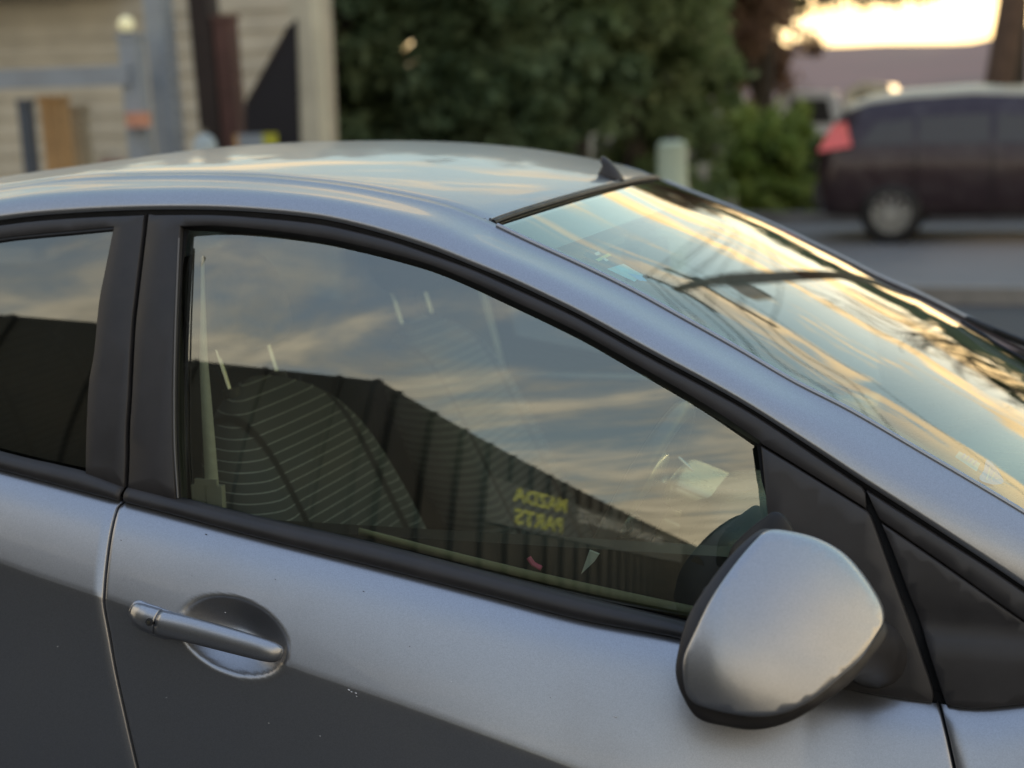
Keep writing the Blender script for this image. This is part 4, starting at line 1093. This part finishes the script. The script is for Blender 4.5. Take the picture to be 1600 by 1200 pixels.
# one wide tree with a high crown beyond the parked car: its leaves hang just above the picture and show in the screen
wt_ = thing('tree', 'wide high crowned tree behind the leaning pole, lowest leaves at the top of view', 'tree', (.75, 27, 0))
b = MB(); b.tube([(0, 0, -.1), (.05, 0, 2.), (.1, 0, 3.6), (.3, 0, 4.6)], [.16, .13, .10, .04], 10)
R_ = random.Random(3); bl = []
for k_ in range(13):
    xx = -3.6+k_*.62; zz_ = 3.78+R_.uniform(-.10, .30)+.25*math.cos(xx*.8); bl.append((xx, R_.uniform(-.7, .7), zz_, R_.uniform(.62, .86))); b.tube([(.1, 0, 3.1), (xx*.5, 0, 3.75), (xx, 0, zz_)], [.06, .04, .015], 6)
b.build('trunk', bark, wt_, True); crown_mesh('crown', bl, 26000, .07, mdg, wt_, 77)
# trees and sheds far behind the camera
for k_, (xx, yy, hh, rr_) in enumerate([(9.5, -44, 5.5, 3.2), (13, -41, 4.2, 2.6), (17.5, -46, 6, 3.4), (23, -43, 5, 3.), (29, -44, 6.5, 3.4)]):
    tree(xx, yy, hh, rr_, ['tree at the far end of the yard next to the shed wall', 'low round tree second from the shed wall', 'tall middle tree across the end of the yard', 'rounded tree fourth from the shed wall', 'tallest tree at the right end of the yard'][k_], mdg, 40+k_, n=7000, size=.14, low=.05, group=None)

# ------------------------------------------------------------------ utility pole and wires
wood = mat('weathered_pole_wood', (.15, .095, .065), .85, noise=(6, .35), bump=(25, .6, .01))
PX, PY = .49, 17.3
pole = thing('utility_pole', 'tall leaning brown wooden power pole with two crossarms standing behind the parked car', 'pole', (PX, PY, 0)); pole.rotation_euler = (0, math.atan(.15), 0); PM = Matrix.Translation((PX, PY, 0)) @ Matrix.Rotation(math.atan(.15), 4, 'Y')
b = MB(); b.tube([(0, 0, -.2), (-.03, 0, 5.0), (.0, 0, 10.95)], [.17, .155, .12], 16); b.build('pole_shaft', wood, pole, True)
AR = [(9.45, 1.22, .22), (10.72, .82, -.18)]
ws_ends = []
for zz_, hl, off in AR:
    b = MB(); b.box((off, -.12, zz_), (2*hl, .09, .11)); ar = b.build('crossarm', wood, pole)
    b = MB(); b.tube([(off-hl*.55, -.14, zz_-.04), (0, -.12, zz_-.5)], .015, 6); b.tube([(off+hl*.55, -.14, zz_-.04), (0, -.12, zz_-.5)], .015, 6); b.build('brace', M['rimgrey'], ar, True)
    for k_ in (-.93, -.45, .35, .9):
        b = MB(); xx = off+hl*k_; b.tube([(xx, -.12, zz_+.05), (xx, -.12, zz_+.11), (xx, -.12, zz_+.15), (xx, -.12, zz_+.18)], [.03, .045, .03, .035], 10)
        b.build('insulator', mat('brown_porcelain', (.08, .05, .04), .25, noise=(20, .2)), ar, True); ws_ends.append((xx, zz_+.18))
b = MB(); b.tube([(.32, -.15, 8.4), (.32, -.15, 7.6)], .20, 16); b.tube([(.32, -.15, 8.46), (.32, -.15, 8.4)], .14, 16); b.build('transformer_can', M['rimgrey'], pole, True)
b = MB(); b.box((-.22, -.05, 9.3), (.16, .16, .34)); b.build('fuse_box', M['interior'], pole)
def wire(p, q, sag, label):
    p, q = Vector(p), Vector(q); b = MB(); b.tube([p.lerp(q, t)-Vector((0, 0, sag*4*t*(1-t))) for t in np.linspace(0, 1, 34)], .014, 5, False)
    o = b.build('power_line', M['rubber'], None, True); tag(o, label, 'wire', 'power lines strung from the pole'); return o
for k_, (xx, z_) in enumerate(ws_ends):
    lab = 'power line on the %s crossarm, %s from its left end' % (('lower', 'upper')[k_//4], ('first', 'second', 'third', 'fourth')[k_ % 4])
    p = PM @ Vector((xx, -.12, z_))
    b = MB(); P1 = Vector(p)
    far_ = Vector((PX+xx*.9-5.2, PY+46, z_+.6)); near_ = Vector((PX+xx+30, PY-40, z_+1.2))
    pts = [near_.lerp(P1, t)-Vector((0, 0, 1.0*4*t*(1-t))) for t in np.linspace(0, 1, 40)]+[P1.lerp(far_, t)-Vector((0, 0, 1.1*4*t*(1-t))) for t in np.linspace(0, 1, 40)][1:]
    b.tube(pts, .017, 5, False); tag(b.build('power_line', M['rubber'], None, True), lab, 'wire', 'power lines strung from the pole')
w_ = MB(); w_.tube([Vector((PX, PY, 8.6)).lerp(Vector((13, 9, 7.6)), t)-Vector((0, 0, .5*4*t*(1-t))) for t in np.linspace(0, 1, 24)], .012, 5, False)
tag(w_.build('power_line', M['rubber'], None, True), 'thin service wire leaving the pole sideways below the crossarms', 'wire')

# ------------------------------------------------------------------ parked car across the road
YP = 14.65
pcar = thing('parked_car', 'dark plum parked hatchback facing right on the far side of the road', 'car', (-.95, YP, 0))
pp = paint_mat('dark_plum_paint', (.040, .024, .028), .35, .2, .5)
st = [(0,.42,.60),(.02,.36,.92),(.10,.30,1.12),(.28,.28,1.38),(.50,.27,1.46),(.9,.27,1.505),(1.5,.27,1.53),(2.1,.27,1.50),(2.5,.27,1.40),(2.9,.27,1.15),(3.15,.27,.98),(3.5,.28,.90),(3.78,.32,.78),(3.88,.40,.60)]
rows = []
for x_, zb_, zt_ in st:
    wb = .80 if .08 < x_ < 3.7 else .70; belt = min(zt_-.02, .95); k_ = max(0, min(1, (zt_-.97)/.5)); wt_ = wb-.04-.20*k_
    half = [(wb-.06, zb_), (wb, zb_+.12), (wb+.03, .62 if zt_ > .7 else zt_-.08), (wb, belt), (wt_+.02, max(belt+.005, zt_-.07)), (wt_-.08, zt_-.005), (wt_*.5, zt_+.012*k_)]
    rows.append([(x_, -a, c) for a, c in half]+[(x_, a, c) for a, c in half[::-1]])
V, F = grid(np.array(rows), cv=True, flip=False); n14 = 14; F += [tuple(range(14))[::-1], tuple(range(len(V)-14, len(V)))]
pb = mesh('body', V, F, pp, pcar); 
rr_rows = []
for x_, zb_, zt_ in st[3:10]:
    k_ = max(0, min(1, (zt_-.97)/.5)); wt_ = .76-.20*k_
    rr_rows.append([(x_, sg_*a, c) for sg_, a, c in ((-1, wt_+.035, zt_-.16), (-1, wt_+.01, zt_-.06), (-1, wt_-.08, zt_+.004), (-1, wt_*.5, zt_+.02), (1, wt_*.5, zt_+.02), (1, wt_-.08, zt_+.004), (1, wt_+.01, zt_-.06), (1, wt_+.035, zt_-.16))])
V, F = grid(np.array(rr_rows)); mesh('roof', V, F, mat('roof_sky_glare_gold', (.62, .52, .34), .35, .6, coat=.5, noise=(3, .1)), pcar)  # gold base colour paints the warm sky glare on the dark car's roof
def pside(x_, z_):
    X = [s_[0] for s_ in st]; zt_ = np.interp(x_, X, [s_[2] for s_ in st]); k_ = max(0, min(1, (zt_-.97)/.5)); t = (z_-.95)/max(.05, zt_-.07-.95)
    return .80+((.80-.04-.20*k_+.02)-.80)*max(0, min(1, t))
for pts in ([(.42,.99),(.95,.99),(.95,1.24),(.58,1.20)], [(1.0,.99),(1.68,.99),(1.68,1.27),(1.0,1.25)], [(1.74,.99),(2.78,.99),(2.48,1.20),(1.74,1.27)]):
    for sg in (-1, 1):
        b = MB(); b.prism([(x_, sg*(pside(x_, z_)+.006), z_) for x_, z_ in pts], (0, 0, 0), (0, -sg*.01, 0)); b.build('window', mat('grey_tinted_glass', (.075, .068, .060), .25), pcar)
for sg in (-1, 1):
    b = MB(); b.prism([(.02, sg*.79, .93), (.36, sg*.815, .98), (.30, sg*.765, 1.22), (.17, sg*.73, 1.20)], (0, 0, 0), (0, sg*.03, 0)); b.build('tail_light', mat('red_lamp_plastic', (.60, .09, .10), .3, coat=.6, emis=((1, .15, .15), .12)), pcar)
    b = MB(); b.prism([(3.35, sg*.79, .70), (3.75, sg*.74, .66), (3.55, sg*.76, .84), (3.3, sg*.79, .84)], (0, 0, 0), (0, sg*.02, 0)); b.build('headlight', M['rimgrey'], pcar)
    for x_ in (.75, 3.20): wheel(pcar, x_, sg*.74, .31, sg)
    b = MB(); b.box((2.55, sg*.90, 1.02), (.12, .16, .12)); b.build('wing_mirror', pp, pcar)
    for x_ in (.98, 1.71): 
        b = MB(); b.box((x_, sg*.832, .66), (.008, .012, .55)); b.build('door_seam', M['gap'], pcar)
b = MB(); b.box((.02, 0, .50), (.10, 1.5, .20)); b.build('rear_bumper', M['black'], pcar)

# ------------------------------------------------------------------ white van and cream car beyond
wv = thing('van', 'small white van beyond the tail of the parked car', 'van', (-2.55, 21.6, 0), .1)
wp = mat('white_van_paint', (.78, .80, .80), .4, coat=.5, noise=(3, .1))
b = MB(); b.prism([(0, 0, .35), (1.15, 0, .35), (1.15, 0, .95), (1.0, 0, 1.05), (.86, 0, 1.50), (.1, 0, 1.55), (0, 0, 1.3)], (0, 0, 0), (0, 1.5, 0)); b.build('body', wp, wv)
b = MB(); b.prism([(.18, 0, 1.05), (.84, 0, 1.05), (.76, 0, 1.40), (.22, 0, 1.42)], (0, -.01, 0), (0, .01, 0)); b.build('window', M['interior'], wv)
for x_ in (.25, .9): wheel(wv, x_, .1, .28, -1)
cc_ = thing('pale_car', 'cream roofed car peeping over the boot of the dark parked car', 'car', (-1.75, 24.0, 0), 0)
b = MB(); b.prism([(0, 0, .3), (3.6, 0, .3), (3.6, 0, .85), (2.9, 0, .95), (.9, 0, 1.05), (.62, 0, 1.58), (.2, 0, 1.63), (-.05, 0, 1.5), (-.12, 0, 1.0)], (0, 0, 0), (0, 1.5, 0)); b.build('body', mat('cream_car_paint', (.62, .56, .40), .35, coat=.6, noise=(3, .1)), cc_)
b = MB(); b.prism([(.05, 0, 1.05), (.62, 0, 1.05), (.42, 0, 1.45), (.12, 0, 1.45)], (0, -.01, 0), (0, .01, 0)); b.build('window', M['interior'], cc_)
for x_ in (.5, 2.9): wheel(cc_, x_, .1, .29, -1)
# pale drum
drum = thing('plastic_drum', 'pale green plastic drum standing beyond the aerial', 'drum', (*at(1050, 255, 11.2)[:2], 0))
b = MB(); b.tube([(0, 0, 0), (0, 0, .3), (0, 0, .32), (0, 0, .75), (0, 0, .77), (0, 0, 1.12), (0, 0, 1.15)], [.125, .13, .137, .137, .13, .125, .08], 24); b.build('drum_body', mat('pale_green_plastic', (.42, .50, .38), .5, noise=(4, .1)), drum, True)
b = MB(); b.tube([(0, 0, 1.15), (0, 0, 1.19)], .05, 12); b.build('cap', M['interior'], drum, True)

# ------------------------------------------------------------------ shed, posts and clutter on the left
YS = 10.2
cream = mat('cream_weatherboard', (.60, .55, .43), .75, noise=(2, .25), bump=(12, .4, .01)); 
shed = thing('cream_shed', 'cream weatherboard shed with a dark roof edge behind the yard posts', 'shed', (-9.6, YS, 0))
xL_, xR_ = 0., 4.80
b = MB(); b.box(((xL_+xR_)/2, .3, 1.5), (xR_-xL_-.02, .6, 3.0)); b.build('wall_frame', cream, shed)
brd = None
for k_ in range(17):
    z_ = .12+k_*.172
    wdn = [(1.0, 1.9), (3.3, 4.0)]; segs = [(xL_, xR_)]
    for a, c in segs:
        b = MB(); L = c-a; b.add([(a, -.012, z_), (c, -.012, z_), (c, -.034, z_), (a, -.034, z_), (a, -.004, z_+.185), (c, -.004, z_+.185), (c, -.014, z_+.185), (a, -.014, z_+.185)], [(0, 1, 2, 3), (7, 6, 5, 4), (3, 2, 6, 7), (0, 4, 5, 1), (0, 3, 7, 4), (1, 5, 6, 2)])
        b.build('board', cream, shed)
b = MB(); b.add([(-.2, -.45, 2.86), (3.1, -.45, 2.86), (3.1, 3.4, 3.3), (-.2, 3.4, 3.3), (-.2, -.45, 2.62), (3.1, -.45, 2.62), (3.1, 3.4, 3.0), (-.2, 3.4, 3.0)], [(0, 1, 2, 3), (7, 6, 5, 4), (0, 4, 5, 1), (1, 5, 6, 2), (2, 6, 7, 3), (3, 7, 4, 0)]); b.build('roof', mat('dark_brown_roofing', (.045, .040, .036), .8, noise=(3, .3)), shed)

gal = mat('blue_grey_painted_steel', (.34, .39, .45), .45, .2, noise=(3, .2)); ttim = mat('orange_brown_timber', (.62, .38, .17), .7, noise=(5, .25), bump=(20, .4, .005))
tanm = mat('tan_timber', (.46, .38, .26), .75, noise=(5, .25)); brm = mat('red_brown_steel', (.12, .055, .045), .6, noise=(4, .3)); dbr = mat('dark_brown_timber', (.05, .036, .032), .8, noise=(5, .3))
def post(px, pyb, y, w_, z1, label, m_, name='post', lean=0, cat_='post', capm=None, d=None):
    p = at(px, pyb, y); t = thing(name, label, cat_, (p[0], y, 0)); zb = p[2]
    b = MB(); L = lean; b.prism([(-w_/2-L*zb, -.06, 0), (w_/2-L*zb, -.06, 0), (w_/2+L*(z1-zb), -.06, z1), (-w_/2+L*(z1-zb), -.06, z1)], (0, 0, 0), (0, d or w_, 0)); b.build('upright', m_, t)
    b = MB(); b.box((-L*zb, -.06+(d or w_)/2, .03), (w_*1.8, (d or w_)*1.8, .06)); b.build('foot', M['rimgrey'], t)
    b = MB(); b.box((L*(z1-zb), -.06+(d or w_)/2, z1+.02), (w_*1.15, (d or w_)*1.15, .04)); b.build('cap', capm or m_, t)
    return t
post(258, 150, 7.6, .15, 3.2, 'thick blue grey steel column left of the dark brown post', gal, 'steel_column', -.03)
post(217, 200, 7.3, .13, 2.02, 'shorter blue grey column with an orange band below the lamp', gal, 'steel_column', -.03)
post(326, 120, 7.9, .16, 3.3, 'dark brown timber post between the blue grey column and the red brown beam', dbr, 'timber_post', -.04)
post(362, 160, 7.9, .13, 2.15, 'red brown steel post at the left edge of the black shade cloth', brm, 'steel_post', -.03)
post(482, 120, 7.8, .17, 3.3, 'cream post right of the black triangular shade cloth', mat('cream_painted_post', (.58, .55, .43), .7, noise=(4, .2)), 'cream_post', -.03)
post(88, 210, 7.4, .145, 1.62, 'orange brown timber post under the blue grey rail', ttim, 'timber_post', -.03)
post(125, 220, 7.7, .12, 1.55, 'narrow tan timber post right of the orange brown one', tanm, 'timber_post', -.03)
post(47, 210, 7.2, .08, 1.60, 'thin dark blue post left of the orange brown timber', mat('dark_blue_steel', (.07, .09, .12), .5, noise=(4, .2)), 'thin_post', -.03)
ob = thing('orange_band', 'orange pink reflector strapped round the shorter blue grey column', 'reflector', at(216, 187, 7.22))
b = MB(); b.tube([(0, 0, -.05), (0, 0, .05)], .085, 20); b.build('band', mat('orange_pink_reflector', (.62, .30, .20), .5, noise=(6, .1)), ob, True); b = MB(); b.tube([(0, 0, -.055), (0, 0, -.05)], .09, 20); b.build('strap', gal, ob, True)
b = MB(); p0 = at(-120, 118, 7.25); p1 = at(205, 128, 7.25); p0[2] = p1[2] = (p0[2]+p1[2])/2
b.box((p0+p1)/2, (np.linalg.norm(p1-p0), .10, .135)); rl = b.build('gate_rail', gal); tag(rl, 'wide blue grey horizontal rail crossing the upright posts on the left', 'rail')
# lamp on the shorter column
lp = thing('yard_lamp', 'round pale yellow yard lamp on a dark bracket above the shorter column', 'lamp', at(197, 38, 7.3))
b = MB(); rows = []
for a in np.linspace(0, math.pi, 12): rows.append([(.055*math.sin(a)*math.cos(q), .055*math.sin(a)*math.sin(q), .055*math.cos(a)) for q in np.linspace(0, 2*math.pi, 18, endpoint=False)])
V, F = grid(np.array(rows), cv=True); mesh('globe', V, F, mat('lamp_globe', (.75, .72, .45), .4, emis=((1, .93, .55), .25)), lp)
b = MB(); b.tube([(0, 0, -.05), (0, 0, -.09), (.03, 0, -.30)], [.045, .03, .02], 12); b.build('bracket', M['interior'], lp, True)
# black triangular shade cloth
sh = thing('shade_cloth', 'black triangular shade cloth stretched between the red brown and cream posts', 'shade cloth', at(430, 232, 7.7))
o3 = at(430, 232, 7.7); rows = []
TL, TR, BR, BL = at(452, 40, 7.72), at(462, 30, 7.72), at(470, 300, 7.72), at(383, 300, 7.72)
ML = at(383, 165, 7.72)
P_out = [TL, TR, BR, BL, ML]; V = [tuple(p-o3) for p in P_out]; b = MB(); b.prism(V, (0, 0, 0), (0, .02, 0)); b.build('cloth', mat('black_shade_cloth', (.018, .017, .022), .85, noise=(9, .3)), sh)
b = MB(); b.tube([ML-o3, TL-o3], .012, 8); b.build('hem_cord', dbr, sh, True)
# small yellow and blue sign, gas bottle, pink buoy
sg_ = thing('small_sign', 'small blue grey and yellow sign hung low on the shade cloth', 'sign', at(402, 222, 7.55))
b = MB(); b.box((-.045, 0, 0), (.19, .02, .115)); b.build('panel', mat('blue_grey_panel', (.28, .33, .38), .5, noise=(5, .2)), sg_)
b = MB(); b.box((.10, 0, .0), (.10, .02, .12)); b.build('yellow_panel', mat('yellow_panel_paint', (.50, .50, .04), .5, noise=(5, .2)), sg_)
b = MB(); b.box((-.155, -.001, .0), (.035, .02, .11)); b.build('orange_edge', ttim, sg_)
gb = thing('gas_bottle', 'pale blue gas bottle standing between the dark post and blue grey column', 'gas bottle', (*at(320, 230, 7.0)[:2], 0))
zt = at(320, 207, 7.0)[2]
b = MB(); b.tube([(0, 0, .02), (0, 0, zt-.12), (0, 0, zt-.05), (0, 0, zt-.01)], [.085, .085, .07, .03], 20); b.build('cylinder_body', mat('pale_blue_enamel', (.42, .50, .52), .4, noise=(5, .15)), gb, True)
b = MB(); b.tube([(0, 0, zt-.01), (0, 0, zt+.02)], .02, 10); b.build('valve', M['chrome'], gb, True)
pk = thing('pink_bucket', 'dusty pink bucket low down between the tan post and the short column', 'bucket', (*at(175, 250, 7.4)[:2], at(175, 256, 7.4)[2]-.14))
b = MB(); b.tube([(0, 0, 0), (0, 0, .16), (0, 0, .165)], [.065, .085, .09], 20); b.build('bucket_body', mat('dusty_pink_plastic', (.42, .22, .23), .5, noise=(5, .15)), pk, True)
b = MB(); b.tube([(.085*math.cos(q), 0, .16+.06*math.sin(q)) for q in np.linspace(0, math.pi, 12)], .004, 6); b.build('handle', M['chrome'], pk, True)
st_ = thing('bench', 'weathered low timber bench holding the pink bucket', 'bench', (at(175, 250, 7.4)[0], 7.45, 0))
zt = pk.location.z; b = MB(); b.box((0, 0, zt-.025), (.9, .35, .045)); b.build('seat', tanm, st_)
for sx in (-.4, .4): b = MB(); b.box((sx, 0, (zt-.05)/2), (.06, .30, zt-.05)); b.build('leg', tanm, st_)
